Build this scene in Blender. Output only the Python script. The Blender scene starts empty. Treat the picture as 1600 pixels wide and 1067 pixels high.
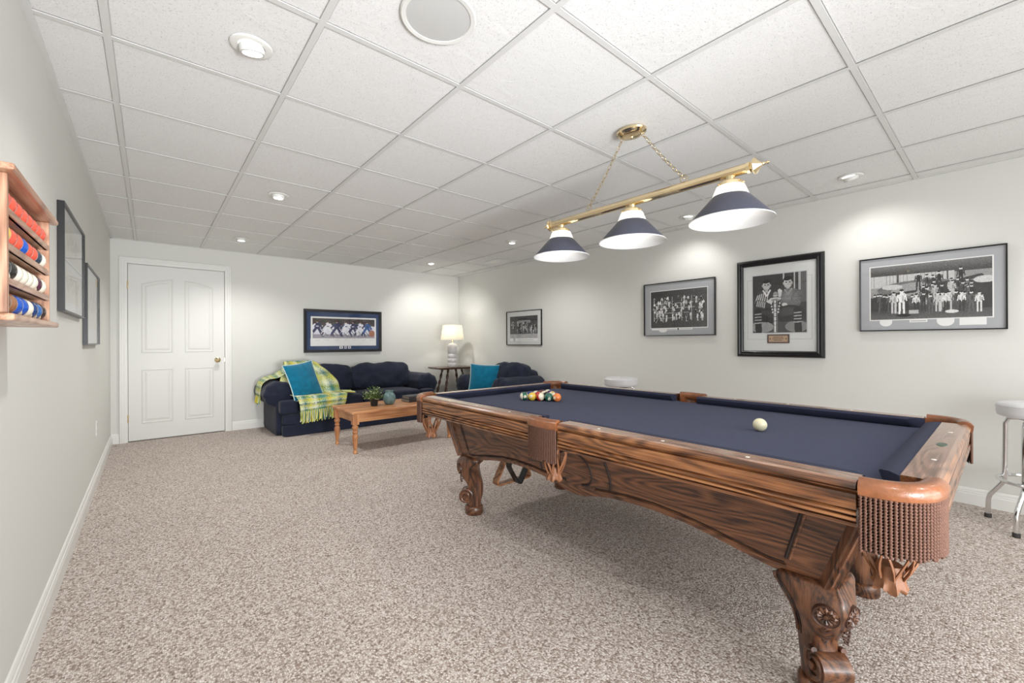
import bpy, bmesh, math, random
import numpy as np
from math import sin, cos, pi, radians, sqrt
from mathutils import Vector, Matrix, noise

random.seed(7)
COL = bpy.context.scene.collection
SC = bpy.context.scene

# ------------------------------------------------------------------ camera
YAW, PITCH, ROLL = 0.7075, 0.0006, -0.0045
CZ = 1.13
_r = Vector((cos(YAW), -sin(YAW), 0)); _f = Vector((sin(YAW), cos(YAW), 0)); _u = Vector((0, 0, 1))
CF = _f*cos(PITCH) + _u*sin(PITCH); _u2 = _u*cos(PITCH) - _f*sin(PITCH)
CR = _r*cos(ROLL) + _u2*sin(ROLL); CU = _u2*cos(ROLL) - _r*sin(ROLL)
cam_d = bpy.data.cameras.new('camera'); cam = bpy.data.objects.new('camera', cam_d); COL.objects.link(cam)
cam.matrix_world = Matrix(((CR.x, CU.x, -CF.x, 0), (CR.y, CU.y, -CF.y, 0), (CR.z, CU.z, -CF.z, CZ), (0, 0, 0, 1)))
cam_d.sensor_width = 36; cam_d.lens = 662/1600*36; cam_d.clip_start = 0.02; cam_d.clip_end = 60
SC.camera = cam

# ------------------------------------------------------------------ world, lights, exposure
w = bpy.data.worlds.new('world'); SC.world = w; w.use_nodes = True
w.node_tree.nodes['Background'].inputs[0].default_value = (.8, .85, 1, 1)
w.node_tree.nodes['Background'].inputs[1].default_value = 0.3
SC.view_settings.view_transform = 'Standard'
SC.view_settings.look = 'None'
SC.view_settings.exposure = 0.13
SC.view_settings.gamma = 1.0
SC.view_settings.use_curve_mapping = False

RM = dict(x0=-.335, x1=4.29, y0=-2.6, y1=6.52, zc=2.312)

def light(kind, name, loc, energy, color=(1, 1, 1), target=None, **kw):
    d = bpy.data.lights.new(name, kind); o = bpy.data.objects.new(name, d); COL.objects.link(o)
    o.location = loc; d.energy = energy; d.color = color
    for k, v in kw.items(): setattr(d, k, v)
    if target is not None:
        o.rotation_euler = (Vector(target)-Vector(loc)).to_track_quat('-Z', 'Y').to_euler()
    return o
WARM = (1, .982, .955)
# unseen fill lights added behind the camera to lift the room and ceiling
light('AREA', 'rear_fill', (1.5, -2.3, 1.35), 60, (.96, .98, 1), (2.0, 3.5, 1.6), shape='RECTANGLE', size=3.6, size_y=1.6)
light('AREA', 'ceiling_fill', (1.2, -1.3, .4), 40, (.96, .98, 1), (1.2, 2.4, 2.31), shape='RECTANGLE', size=3.2, size_y=1.4)  # added upward fill, no real fitting
light('SPOT', 'far_ceiling_fill', (.55, -2.3, .7), 760, (.95, .97, 1), (1.1, 5.0, 2.5), spot_size=radians(62), spot_blend=1.0, shadow_soft_size=.45)  # added fill spot that brightens the far ceiling
CANS = [(.313, 1.957), (.787, 3.792), (.793, 5.645), (3.245, 3.786), (3.232, 5.642), (3.854, .733), (3.905, 1.976)]
CAN_AIM = {0: (.6, 2.4, 0), 4: (3.95, 6.5, 0.4), 5: (4.28, .55, 1.1), 6: (4.29, 2.25, 1.1), 3: (3.6, 3.9, 0)}
for i, (x, y) in enumerate(CANS):
    tgt = CAN_AIM.get(i, (x, y, 0))
    light('SPOT', 'can_spot', (x, y, 2.27), {4: 44, 5: 11, 6: 11, 0: 30, 1: 52, 2: 56}.get(i, 44), WARM, tgt,
          spot_size=radians({4: 120, 5: 120, 6: 120}.get(i, 140)), spot_blend=.75, shadow_soft_size=.04)
for x, y in [(.5, -.6), (2.1, -1.2), (3.6, -.9)]:
    light('SPOT', 'can_spot_rear', (x, y, 2.27), 26, WARM, (x, y, 0), spot_size=radians(130), spot_blend=.6, shadow_soft_size=.06)

# ------------------------------------------------------------------ materials
def lin(c):
    return tuple(((v/12.92) if v <= .04045 else ((v+.055)/1.055)**2.4) for v in c)
def rgb(r, g, b): return lin((r/255, g/255, b/255))
_M = {}
def new_mat(name):
    m = bpy.data.materials.new(name); m.use_nodes = True
    nt = m.node_tree; b = nt.nodes['Principled BSDF']
    return m, nt, b
def N(nt, t, **kw):
    n = nt.nodes.new(t)
    for k, v in kw.items():
        if k in n.inputs: n.inputs[k].default_value = v
        else: setattr(n, k, v)
    return n
def plain(name, c, rough=.5, metal=0, bump=0, bscale=200, spec=.5, coat=0, sheen=0, mottle=0, mscale=8):
    if name in _M: return _M[name]
    m, nt, b = new_mat(name)
    b.inputs['Base Color'].default_value = (*c, 1); b.inputs['Roughness'].default_value = rough
    b.inputs['Metallic'].default_value = metal; b.inputs['Specular IOR Level'].default_value = spec
    b.inputs['Coat Weight'].default_value = coat; b.inputs['Coat Roughness'].default_value = .15
    if sheen: b.inputs['Sheen Weight'].default_value = sheen; b.inputs['Sheen Roughness'].default_value = .5
    tc = N(nt, 'ShaderNodeTexCoord')
    if mottle:
        n = N(nt, 'ShaderNodeTexNoise', Scale=mscale, Detail=4.0); nt.links.new(tc.outputs['Object'], n.inputs['Vector'])
        r = N(nt, 'ShaderNodeValToRGB')
        r.color_ramp.elements[0].position = .3; r.color_ramp.elements[1].position = .7
        r.color_ramp.elements[0].color = (*[v*(1-mottle) for v in c], 1); r.color_ramp.elements[1].color = (*[min(1, v*(1+mottle)) for v in c], 1)
        nt.links.new(n.outputs['Fac'], r.inputs[0]); nt.links.new(r.outputs[0], b.inputs['Base Color'])
    if bump:
        n = N(nt, 'ShaderNodeTexNoise', Scale=bscale, Detail=3.0); nt.links.new(tc.outputs['Object'], n.inputs['Vector'])
        bp = N(nt, 'ShaderNodeBump', Strength=bump, Distance=.003); nt.links.new(n.outputs['Fac'], bp.inputs['Height'])
        nt.links.new(bp.outputs[0], b.inputs['Normal'])
    _M[name] = m; return m

def ramp(nt, src, stops):
    r = N(nt, 'ShaderNodeValToRGB'); cr = r.color_ramp
    while len(cr.elements) < len(stops): cr.elements.new(.5)
    for e, (p, c) in zip(cr.elements, stops): e.position = p; e.color = (*c, 1)
    nt.links.new(src, r.inputs[0]); return r.outputs[0]

def oak(name, axis, dark, mid, light_, rough=.35, ring=20, scale=1.0, coat=.3, cross=5.0):
    """flat-sawn oak: cathedral rings stretched along the given axis plus fine pores"""
    key = name+'_'+'xyz'[axis]
    if key in _M: return _M[key]
    m, nt, b = new_mat(key); L = nt.links.new
    tc = N(nt, 'ShaderNodeTexCoord')
    def mapped(along, across):
        s = [across]*3; s[axis] = along
        mp = N(nt, 'ShaderNodeMapping'); mp.inputs['Scale'].default_value = [v*scale for v in s]
        L(tc.outputs['Object'], mp.inputs['Vector']); return mp.outputs[0]
    n1 = N(nt, 'ShaderNodeTexNoise', Scale=1.0, Detail=2.0, Roughness=.4, Distortion=.3); L(mapped(1.1, cross), n1.inputs['Vector'])
    mul = N(nt, 'ShaderNodeMath', operation='MULTIPLY'); mul.inputs[1].default_value = ring*6.283; L(n1.outputs['Fac'], mul.inputs[0])
    sn = N(nt, 'ShaderNodeMath', operation='SINE'); L(mul.outputs[0], sn.inputs[0])
    n2 = N(nt, 'ShaderNodeTexNoise', Scale=1.0, Detail=4.0, Roughness=.65); L(mapped(4, 150), n2.inputs['Vector'])
    n3 = N(nt, 'ShaderNodeTexNoise', Scale=1.0, Detail=2.0); L(mapped(1.2, 30), n3.inputs['Vector'])
    # combine: rings*0.22 + pores*.5 + streak*.5
    a = N(nt, 'ShaderNodeMath', operation='MULTIPLY_ADD'); a.inputs[1].default_value = .085; L(sn.outputs[0], a.inputs[0]); 
    p = N(nt, 'ShaderNodeMath', operation='MULTIPLY'); p.inputs[1].default_value = .62; L(n2.outputs['Fac'], p.inputs[0]); L(p.outputs[0], a.inputs[2])
    q = N(nt, 'ShaderNodeMath', operation='MULTIPLY_ADD'); q.inputs[1].default_value = .34; L(n3.outputs['Fac'], q.inputs[0]); L(a.outputs[0], q.inputs[2])
    c = ramp(nt, q.outputs[0], [(.34, dark), (.48, mid), (.62, light_)])
    L(c, b.inputs['Base Color'])
    b.inputs['Roughness'].default_value = rough; b.inputs['Coat Weight'].default_value = coat; b.inputs['Coat Roughness'].default_value = .2
    bp = N(nt, 'ShaderNodeBump', Strength=.25, Distance=.002); L(q.outputs[0], bp.inputs['Height']); L(bp.outputs[0], b.inputs['Normal'])
    _M[key] = m; return m

OD, OM, OL = rgb(62, 36, 20), rgb(126, 80, 48), rgb(158, 108, 68)
AD, AM, AL = rgb(44, 25, 16), rgb(92, 57, 36), rgb(118, 77, 50)
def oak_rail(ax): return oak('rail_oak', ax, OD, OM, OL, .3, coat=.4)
def oak_apron(ax): return oak('apron_oak', ax, AD, AM, AL, .4, coat=.25, ring=24, cross=4.5)
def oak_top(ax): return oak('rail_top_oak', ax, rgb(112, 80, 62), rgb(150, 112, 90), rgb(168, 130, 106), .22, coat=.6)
def oak_red(ax): return oak('rack_oak', ax, rgb(140, 98, 74), rgb(178, 132, 104), rgb(200, 160, 132), .35, coat=.3)
def pine(ax): return oak('pine', ax, rgb(160, 100, 60), rgb(196, 138, 90), rgb(208, 154, 106), .4, ring=6, coat=.2)
LEATHER = plain('tan_leather', rgb(134, 82, 50), .32, bump=.35, bscale=120, coat=.35, mottle=.25, mscale=30)
TAN = plain('net_leather', rgb(132, 86, 56), .55, bump=.3, bscale=90, mottle=.2, mscale=40)
ROPE = plain('rope_brown', rgb(100, 68, 54), .8, mottle=.2, mscale=150)
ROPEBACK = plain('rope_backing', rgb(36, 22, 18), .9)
FELT = plain('navy_cloth', rgb(66, 70, 91), .92, bump=.15, bscale=900, spec=.12, sheen=.04, mottle=.06, mscale=60)
CUSH = plain('navy_cushion_cloth', rgb(50, 53, 72), .9, bump=.1, bscale=900, spec=.12, sheen=.03)
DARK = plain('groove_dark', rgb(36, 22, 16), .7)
WHITE = plain('trim_white', rgb(226, 226, 222), .35, spec=.4)
DOORW = plain('door_white', rgb(220, 220, 216), .4, spec=.4)
BRASS = plain('brass', (.86, .70, .44), .16, metal=1, mottle=.05)
CHROME = plain('chrome', (.78, .79, .8), .12, metal=1)
BLACK = plain('black_frame', rgb(20, 20, 23), .35, coat=.08)
VINYL = plain('white_vinyl', rgb(222, 222, 224), .3, bump=.1, bscale=40)
NAVY = plain('navy_upholstery', rgb(30, 36, 54), .75, bump=.25, bscale=500, sheen=.1, mottle=.18, mscale=14, spec=.25)
TEAL = plain('teal_velvet', rgb(0, 108, 140), .85, sheen=.3, mottle=.15, mscale=18, spec=.2)
PIPE = plain('pale_piping', rgb(188, 212, 214), .8)
RUBBER = plain('rubber', rgb(48, 46, 46), .7)
DWOOD = oak('walnut', 2, rgb(48, 30, 20), rgb(84, 56, 38), rgb(112, 78, 54), .4)

def wall_mat():
    return plain('wall_paint', rgb(217, 217, 212), .75, bump=.12, bscale=160, spec=.25)
WALL = wall_mat()

def carpet():
    m, nt, b = new_mat('berber_carpet'); L = nt.links.new
    tc = N(nt, 'ShaderNodeTexCoord')
    mp = N(nt, 'ShaderNodeMapping'); mp.inputs['Scale'].default_value = (1, .8, 1); L(tc.outputs['Object'], mp.inputs['Vector'])
    v = N(nt, 'ShaderNodeTexVoronoi', Scale=165.0, Randomness=.8); L(mp.outputs[0], v.inputs['Vector'])
    sep = N(nt, 'ShaderNodeSeparateColor'); L(v.outputs['Color'], sep.inputs[0])
    n = N(nt, 'ShaderNodeTexNoise', Scale=75.0, Detail=3.0); L(mp.outputs[0], n.inputs['Vector'])
    mix = N(nt, 'ShaderNodeMath', operation='MULTIPLY_ADD'); mix.inputs[1].default_value = .55
    L(sep.outputs[0], mix.inputs[0])
    h = N(nt, 'ShaderNodeMath', operation='MULTIPLY'); h.inputs[1].default_value = .5; L(n.outputs['Fac'], h.inputs[0]); L(h.outputs[0], mix.inputs[2])
    c = ramp(nt, mix.outputs[0], [(.14, rgb(122, 106, 96)), (.34, rgb(178, 162, 151)), (.52, rgb(214, 202, 194)), (.8, rgb(240, 233, 227))])
    # worn traffic patches
    n2 = N(nt, 'ShaderNodeTexNoise', Scale=1.6, Detail=3.0); L(tc.outputs['Object'], n2.inputs['Vector'])
    rr = ramp(nt, n2.outputs['Fac'], [(.35, (.93, .93, .93)), (.65, (1, 1, 1))])
    mm = N(nt, 'ShaderNodeMixRGB', blend_type='MULTIPLY'); mm.inputs[0].default_value = .6; L(c, mm.inputs[1]); L(rr, mm.inputs[2])
    # joint between loops
    r2 = ramp(nt, v.outputs['Distance'], [(.25, (1, 1, 1)), (.75, (.5, .47, .45))])
    m2 = N(nt, 'ShaderNodeMixRGB', blend_type='MULTIPLY'); m2.inputs[0].default_value = .75; L(mm.outputs[0], m2.inputs[1]); L(r2, m2.inputs[2])
    L(m2.outputs[0], b.inputs['Base Color']); b.inputs['Roughness'].default_value = .95; b.inputs['Specular IOR Level'].default_value = .1
    inv = N(nt, 'ShaderNodeMath', operation='SUBTRACT'); inv.inputs[0].default_value = 1; L(v.outputs['Distance'], inv.inputs[1])
    bp = N(nt, 'ShaderNodeBump', Strength=.7, Distance=.005); L(inv.outputs[0], bp.inputs['Height']); L(bp.outputs[0], b.inputs['Normal'])
    return m

def tile_mat():
    m, nt, b = new_mat('ceiling_tile_fissured'); L = nt.links.new
    g = N(nt, 'ShaderNodeNewGeometry')
    n = N(nt, 'ShaderNodeTexNoise', Scale=190.0, Detail=2.0); L(g.outputs['Position'], n.inputs['Vector'])
    n2 = N(nt, 'ShaderNodeTexNoise', Scale=11.0, Detail=3.0, Distortion=1.5); L(g.outputs['Position'], n2.inputs['Vector'])
    c = ramp(nt, n.outputs['Fac'], [(.27, rgb(180, 180, 179)), (.36, rgb(226, 226, 225)), (.6, rgb(232, 232, 231))])
    L(c, b.inputs['Base Color']); b.inputs['Roughness'].default_value = .9; b.inputs['Specular IOR Level'].default_value = .15
    ad = N(nt, 'ShaderNodeMath', operation='MULTIPLY_ADD'); ad.inputs[1].default_value = 3.0; L(n2.outputs['Fac'], ad.inputs[0]); L(n.outputs['Fac'], ad.inputs[2])
    bp = N(nt, 'ShaderNodeBump', Strength=.22, Distance=.003); L(ad.outputs[0], bp.inputs['Height']); L(bp.outputs[0], b.inputs['Normal'])
    return m

def emis(name, c, s):
    if name in _M: return _M[name]
    m = bpy.data.materials.new(name); m.use_nodes = True; nt = m.node_tree
    b = nt.nodes['Principled BSDF']; b.inputs['Base Color'].default_value = (*c, 1)
    b.inputs['Emission Color'].default_value = (*c, 1); b.inputs['Emission Strength'].default_value = s
    _M[name] = m; return m
def translucent(name, c, mixf=.5, gl=.05):
    m = bpy.data.materials.new(name); m.use_nodes = True; nt = m.node_tree; L = nt.links.new
    b = nt.nodes['Principled BSDF']; b.inputs['Base Color'].default_value = (*c, 1); b.inputs['Roughness'].default_value = .35
    t = N(nt, 'ShaderNodeBsdfTranslucent'); t.inputs[0].default_value = (*c, 1)
    mx = N(nt, 'ShaderNodeMixShader'); mx.inputs[0].default_value = mixf
    out = nt.nodes['Material Output']; L(b.outputs[0], mx.inputs[1]); L(t.outputs[0], mx.inputs[2]); L(mx.outputs[0], out.inputs[0])
    return m
def glass_mat():
    m = bpy.data.materials.new('picture_glass'); m.use_nodes = True; nt = m.node_tree; L = nt.links.new
    nt.nodes.remove(nt.nodes['Principled BSDF'])
    lw = N(nt, 'ShaderNodeLayerWeight', Blend=.5); pw = N(nt, 'ShaderNodeMath', operation='POWER'); pw.inputs[1].default_value = 4.5; L(lw.outputs['Facing'], pw.inputs[0])
    fr = N(nt, 'ShaderNodeMath', operation='MULTIPLY_ADD'); fr.inputs[1].default_value = .9; fr.inputs[2].default_value = .045; L(pw.outputs[0], fr.inputs[0]); tr = N(nt, 'ShaderNodeBsdfTransparent'); gl = N(nt, 'ShaderNodeBsdfGlossy', Roughness=.02)
    mx = N(nt, 'ShaderNodeMixShader'); L(fr.outputs[0], mx.inputs[0]); L(tr.outputs[0], mx.inputs[1]); L(gl.outputs[0], mx.inputs[2])
    L(mx.outputs[0], nt.nodes['Material Output'].inputs[0]); return m
GLASS = glass_mat()
def vcol_mat():
    m, nt, b = new_mat('printed_paper'); a = N(nt, 'ShaderNodeVertexColor', layer_name='print')
    nt.links.new(a.outputs[0], b.inputs['Base Color']); b.inputs['Roughness'].default_value = .6; return m
PRINT = vcol_mat()

# ------------------------------------------------------------------ mesh helpers
class MB:
    def __init__(s): s.v = []; s.f = []; s.mi = []
    def add(s, vs, fs, mi=0):
        o = len(s.v); s.v += [tuple(v) for v in vs]; s.f += [tuple(i+o for i in f) for f in fs]; s.mi += [mi]*len(fs)
    def box(s, a, b, mi=0):
        (x0, y0, z0), (x1, y1, z1) = [min(p, q) for p, q in zip(a, b)], [max(p, q) for p, q in zip(a, b)]
        s.add([(x0,y0,z0),(x1,y0,z0),(x1,y1,z0),(x0,y1,z0),(x0,y0,z1),(x1,y0,z1),(x1,y1,z1),(x0,y1,z1)],
              [(3,2,1,0),(4,5,6,7),(0,1,5,4),(1,2,6,5),(2,3,7,6),(3,0,4,7)], mi)
    def obox(s, c, h, M3, mi=0):
        vs = [Vector(c)+M3@Vector((sx*h[0], sy*h[1], sz*h[2])) for sz in (-1, 1) for sx, sy in ((-1,-1),(1,-1),(1,1),(-1,1))]
        s.add(vs, [(3,2,1,0),(4,5,6,7),(0,1,5,4),(1,2,6,5),(2,3,7,6),(3,0,4,7)], mi)
    def loft(s, rings, closed=True, cap=True, mi=0):
        n = len(rings[0]); vs = [p for r in rings for p in r]; fs = []
        m = n if closed else n-1
        for i in range(len(rings)-1):
            for j in range(m):
                k = (j+1) % n; fs.append((i*n+j, i*n+k, (i+1)*n+k, (i+1)*n+j))
        if cap and closed:
            fs.append(tuple(range(n-1, -1, -1))); fs.append(tuple((len(rings)-1)*n+j for j in range(n)))
        s.add(vs, fs, mi)
    def lathe(s, prof, c=(0, 0, 0), n=32, cap=False, M3=None, mi=0):
        c = Vector(c); rings = []
        for r, z in prof:
            rg = []
            for k in range(n):
                a = 2*pi*k/n; p = Vector((r*cos(a), r*sin(a), z))
                rg.append(c + (M3@p if M3 else p))
            rings.append(rg)
        s.loft(rings, True, cap, mi)
    def tube(s, pts, r, n=8, closed=False, cap=True, mi=0, flat=1.0, up=None):
        pts = [Vector(p) for p in pts]; N_ = len(pts); rings = []; prev = None
        for i, p in enumerate(pts):
            t = (pts[(i+1) % N_]-pts[i-1]) if closed else (pts[min(i+1, N_-1)]-pts[max(i-1, 0)])
            if t.length < 1e-9: t = Vector((0, 0, 1))
            t.normalize()
            if prev is None:
                a = up if up is not None else (Vector((0, 0, 1)) if abs(t.z) < .9 else Vector((1, 0, 0)))
                nx = (Vector(a)-t*Vector(a).dot(t)).normalized()
            else:
                nx = (prev - t*prev.dot(t)).normalized()
            prev = nx; ny = t.cross(nx)
            rr = r[i] if isinstance(r, (list, tuple)) else r
            rings.append([p+nx*(rr*cos(2*pi*k/n))+ny*(rr*flat*sin(2*pi*k/n)) for k in range(n)])
        if closed: rings.append(rings[0]); s.loft(rings, True, False, mi)
        else: s.loft(rings, True, cap, mi)
    def sweep(s, prof, path, frames, mi=0, cap=True):
        """prof: list (a,b); frames[i]=(dirA,dirB) at path[i]"""
        s.loft([[Vector(p)+Vector(fa)*a+Vector(fb)*b for a, b in prof] for p, (fa, fb) in zip(path, frames)], True, cap, mi)
    def build(s, name, mats, parent=None, smooth=False, loc=None, angle=None):
        me = bpy.data.meshes.new(name); me.from_pydata(s.v, [], s.f)
        for m in (mats if isinstance(mats, (list, tuple)) else [mats]): me.materials.append(m)
        if any(s.mi): me.polygons.foreach_set('material_index', s.mi)
        bm = bmesh.new(); bm.from_mesh(me); bmesh.ops.recalc_face_normals(bm, faces=bm.faces); bm.to_mesh(me); bm.free()
        if smooth or angle:
            me.polygons.foreach_set('use_smooth', [True]*len(me.polygons))
            if angle is not None or smooth:
                try: me.set_sharp_from_angle(angle=radians(angle or 40))
                except Exception: pass
        me.update()
        o = bpy.data.objects.new(name, me); COL.objects.link(o)
        if parent is not None: o.parent = parent
        if loc is not None: o.location = loc
        return o
def T(o, label=None, cat=None, group=None, kind=None):
    if label: o['label'] = label
    if cat: o['category'] = cat
    if group: o['group'] = group
    if kind: o['kind'] = kind
    return o
def thing(name, label, cat, loc=(0, 0, 0), rz=0, group=None):
    o = bpy.data.objects.new(name, None); COL.objects.link(o); o.location = loc; o.rotation_euler = (0, 0, rz)
    o.empty_display_size = .05
    return T(o, label, cat, group)
def kids(o): return [c for c in bpy.data.objects if c.parent == o]
def copy_tree(o, parent=None):
    c = o.copy(); COL.objects.link(c)
    if parent is not None: c.parent = parent
    for ch in kids(o): copy_tree(ch, c)
    return c
def bevel(o, w=.003, seg=2):
    m = o.modifiers.new('bevel', 'BEVEL'); m.width = w; m.segments = seg; m.limit_method = 'ANGLE'; m.angle_limit = radians(40); return o
def struct(o): o['kind'] = 'structure'; return o

def soft_box(w, d, h, k=5, n=14, puff=.0, wr=.004, ws=9, seed=0, pz=0):
    """rounded upholstered box centred on the origin"""
    bm = bmesh.new(); bmesh.ops.create_cube(bm, size=2)
    bmesh.ops.subdivide_edges(bm, edges=bm.edges[:], cuts=n, use_grid_fill=True)
    for v in bm.verts:
        p = v.co.copy(); nrm = (abs(p.x)**k+abs(p.y)**k+abs(p.z)**k)**(1/k); p /= nrm
        q = Vector((p.x*w/2, p.y*d/2, p.z*h/2))
        q.z += p.z*puff*(1-abs(p.x)**2)*(1-abs(p.y)**2); q.y += p.y*pz*(1-p.x**2)*(1-p.z**2)
        nn = noise.noise_vector((q+Vector((seed*3.1, seed, 0)))*ws) + .5*noise.noise_vector((q+Vector((seed, 7, 1)))*ws*2.3)
        v.co = q+nn*wr
    mb = MB(); mb.v = [tuple(v.co) for v in bm.verts]; bm.verts.index_update()
    mb.f = [tuple(v.index for v in f.verts) for f in bm.faces]; mb.mi = [0]*len(mb.f); bm.free()
    return mb
def xf(mb, M):
    mb.v = [tuple(M@Vector(v)) for v in mb.v]; return mb
def join(a, b):
    o = len(a.v); a.v += b.v; a.f += [tuple(i+o for i in f) for f in b.f]; a.mi += b.mi; return a

# ================================================================== ROOM
x0, x1, y0, y1, zc = RM['x0'], RM['x1'], RM['y0'], RM['y1'], RM['zc']
mb = MB(); mb.box((x0-.1, y0-.1, -.05), (x1+.1, y1+.1, 0)); T(struct(mb.build('floor', carpet())), 'beige flecked loop pile carpet floor')
mb = MB(); mb.box((x0-.1, y0-.1, 0), (x0, y1+.1, 2.45)); struct(mb.build('wall_left', WALL))
mb = MB(); mb.box((x1, y0-.1, 0), (x1+.1, y1+.1, 2.45)); struct(mb.build('wall_right', WALL))
mb = MB(); mb.box((x0, y0-.1, 0), (x1, y0, 2.45)); struct(mb.build('wall_front', WALL))
DX0, DX1, DZ = -.19, .731, 2.045
mb = MB(); mb.box((x0, y1, 0), (DX0-.012, y1+.1, 2.45)); mb.box((DX1+.012, y1, 0), (x1, y1+.1, 2.45)); mb.box((DX0-.012, y1, DZ+.012), (DX1+.012, y1+.1, 2.45))
mb.box((DX0-.012, y1+.055, 0), (DX1+.012, y1+.1, DZ+.012))
struct(mb.build('wall_back', WALL))

# ceiling grid
TP = .6096; GX0 = -.1977*TP; GY0 = 4.687*TP; TPY = .9945*TP
mb = MB(); mb.box((x0-.1, y0-.1, zc+.04), (x1+.1, y1+.1, zc+.1))
ceil = struct(mb.build('ceiling', plain('plenum', rgb(150, 150, 150), .9)))
TILE = tile_mat(); GRID = plain('grid_white', rgb(214, 214, 212), .45)
gx = [GX0+i*TP for i in range(-1, 9)]; gx = [x for x in gx if x0+.03 < x < x1-.03]
gy = [GY0+j*TPY for j in range(-10, 8)]; gy = [y for y in gy if y0+.03 < y < y1-.03]
hb = .012
for x in gx:
    mb = MB(); mb.box((x-hb, y0, zc), (x+hb, y1, zc+.003)); mb.box((x-.0015, y0, zc+.003), (x+.0015, y1, zc+.035)); mb.build('grid_bar', GRID, ceil)
for y in gy:
    mb = MB(); mb.box((x0, y-hb, zc+.0005), (x1, y+hb, zc+.0032)); mb.box((x0, y-.0015, zc+.003), (x1, y+.0015, zc+.03)); mb.build('grid_bar', GRID, ceil)
mb = MB()
for a, b in (((x0, y0), (x0+.022, y1)), ((x1-.022, y0), (x1, y1)), ((x0, y0), (x1, y0+.022)), ((x0, y1-.022), (x1, y1))):
    mb.box((*a, zc-.0012), (*b, zc+.004))
mb.build('wall_angle', GRID, ceil)
xs = [x0]+gx+[x1]; ys = [y0]+gy+[y1]; _tm = {}
for i in range(len(xs)-1):
    for j in range(len(ys)-1):
        tx, ty = xs[i+1]-xs[i], ys[j+1]-ys[j]; key = (round(tx, 3), round(ty, 3))
        if key not in _tm:
            a, b = tx/2-.004, ty/2-.004; r = .011
            m_ = MB(); m_.add([(-a,-b,.004),(a,-b,.004),(a,b,.004),(-a,b,.004),(-a+r,-b+r,.004),(a-r,-b+r,.004),(a-r,b-r,.004),(-a+r,b-r,.004),
                   (-a+r,-b+r,.0015),(a-r,-b+r,.0015),(a-r,b-r,.0015),(-a+r,b-r,.0015)],
                  [(0,1,5,4),(1,2,6,5),(2,3,7,6),(3,0,4,7),(4,5,9,8),(5,6,10,9),(6,7,11,10),(7,4,8,11),(8,9,10,11)])
            m_.box((-a, -b, .0045), (a, b, .016))
            o = m_.build('ceiling_tile', TILE, ceil); _tm[key] = o.data
        else:
            o = bpy.data.objects.new('ceiling_tile', _tm[key]); COL.objects.link(o); o.parent = ceil
        o.location = ((xs[i]+xs[i+1])/2, (ys[j]+ys[j+1])/2, zc+.003 + random.uniform(0, .0015))

# baseboards and casing
BP = [(0, 0), (.016, 0), (.016, .07), (.013, .078), (.013, .086), (.009, .09), (.009, .098), (.005, .108), (0, .112)]
def baseboard(name, p, q, nrm):
    m_ = MB(); fr = (nrm, (0, 0, 1)); m_.sweep(BP, [p, q], [fr, fr]); return struct(m_.build(name, WHITE))
baseboard('baseboard_left', (x0, y0, 0), (x0, y1, 0), (1, 0, 0))
baseboard('baseboard_right', (x1, y0, 0), (x1, y1, 0), (-1, 0, 0))
baseboard('baseboard_back', (DX1+.075, y1, 0), (x1, y1, 0), (0, -1, 0))
baseboard('baseboard_back', (x0, y1, 0), (DX0-.075, y1, 0), (0, -1, 0))
baseboard('baseboard_front', (x0, y0, 0), (x1, y0, 0), (0, 1, 0))
CP = [(0, 0), (.010, 0), (.012, .006), (.012, .022), (.016, .028), (.016, .042), (.021, .050), (.021, .062), (.014, .068), (0, .07)]
mb = MB()
path = [(DX0-.006, y1, 0), (DX0-.006, y1, DZ+.006), (DX1+.006, y1, DZ+.006), (DX1+.006, y1, 0)]
fr = [((0, -1, 0), (-1, 0, 0)), ((0, -1, 0), (-1, 0, 1)), ((0, -1, 0), (1, 0, 1)), ((0, -1, 0), (1, 0, 0))]
mb.sweep(CP, path, fr); struct(mb.build('trim_1', WHITE))
# door
door = struct(bpy.data.objects.new('door_1', None)); COL.objects.link(door); door.location = (DX0, y1, 0)
T(door, 'white four panel interior door with brass knob in the back wall')
DW = DX1-DX0
mb = MB(); mb.box((.003, .006, .012), (DW-.003, .041, DZ-.003)); mb.build('door_slab', DOORW, door)
mb = MB(); mb.box((-.012, -.0, 0), (-.001, .055, DZ+.011)); mb.box((DW+.001, 0, 0), (DW+.012, .055, DZ+.011)); mb.box((-.012, 0, DZ+.001), (DW+.012, .055, DZ+.012)); mb.build('door_jamb', WHITE, door)
def door_panel(poly):
    # poly of (x,z) ccw; raised ogee ring then bevelled field
    c = Vector((sum(p[0] for p in poly)/len(poly), sum(p[1] for p in poly)/len(poly)))
    def inset(d):
        out = []; n = len(poly)
        for i in range(n):
            p0, p1, p2 = [Vector(poly[(i+k) % n]) for k in (-1, 0, 1)]
            e1 = (p1-p0).normalized(); e2 = (p2-p1).normalized(); n1 = Vector((-e1.y, e1.x)); n2 = Vector((-e2.y, e2.x))
            b = (n1+n2); b = b/max(.2, b.dot(n1)); out.append(p1+b*d)
        return out
    m_ = MB(); rings = []
    for d, y in ((0, .006), (.004, .0015), (.011, .001), (.016, .0075), (.022, .0088), (.038, .004), (.05, .0022)):
        rings.append([(p.x, y if y < .006 or True else y, p.y) for p in inset(d)])
    m_.loft(rings, True, False); m_.add(rings[-1], [tuple(range(len(rings[-1])))])
    m_.build('door_panel', DOORW, door)
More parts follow.
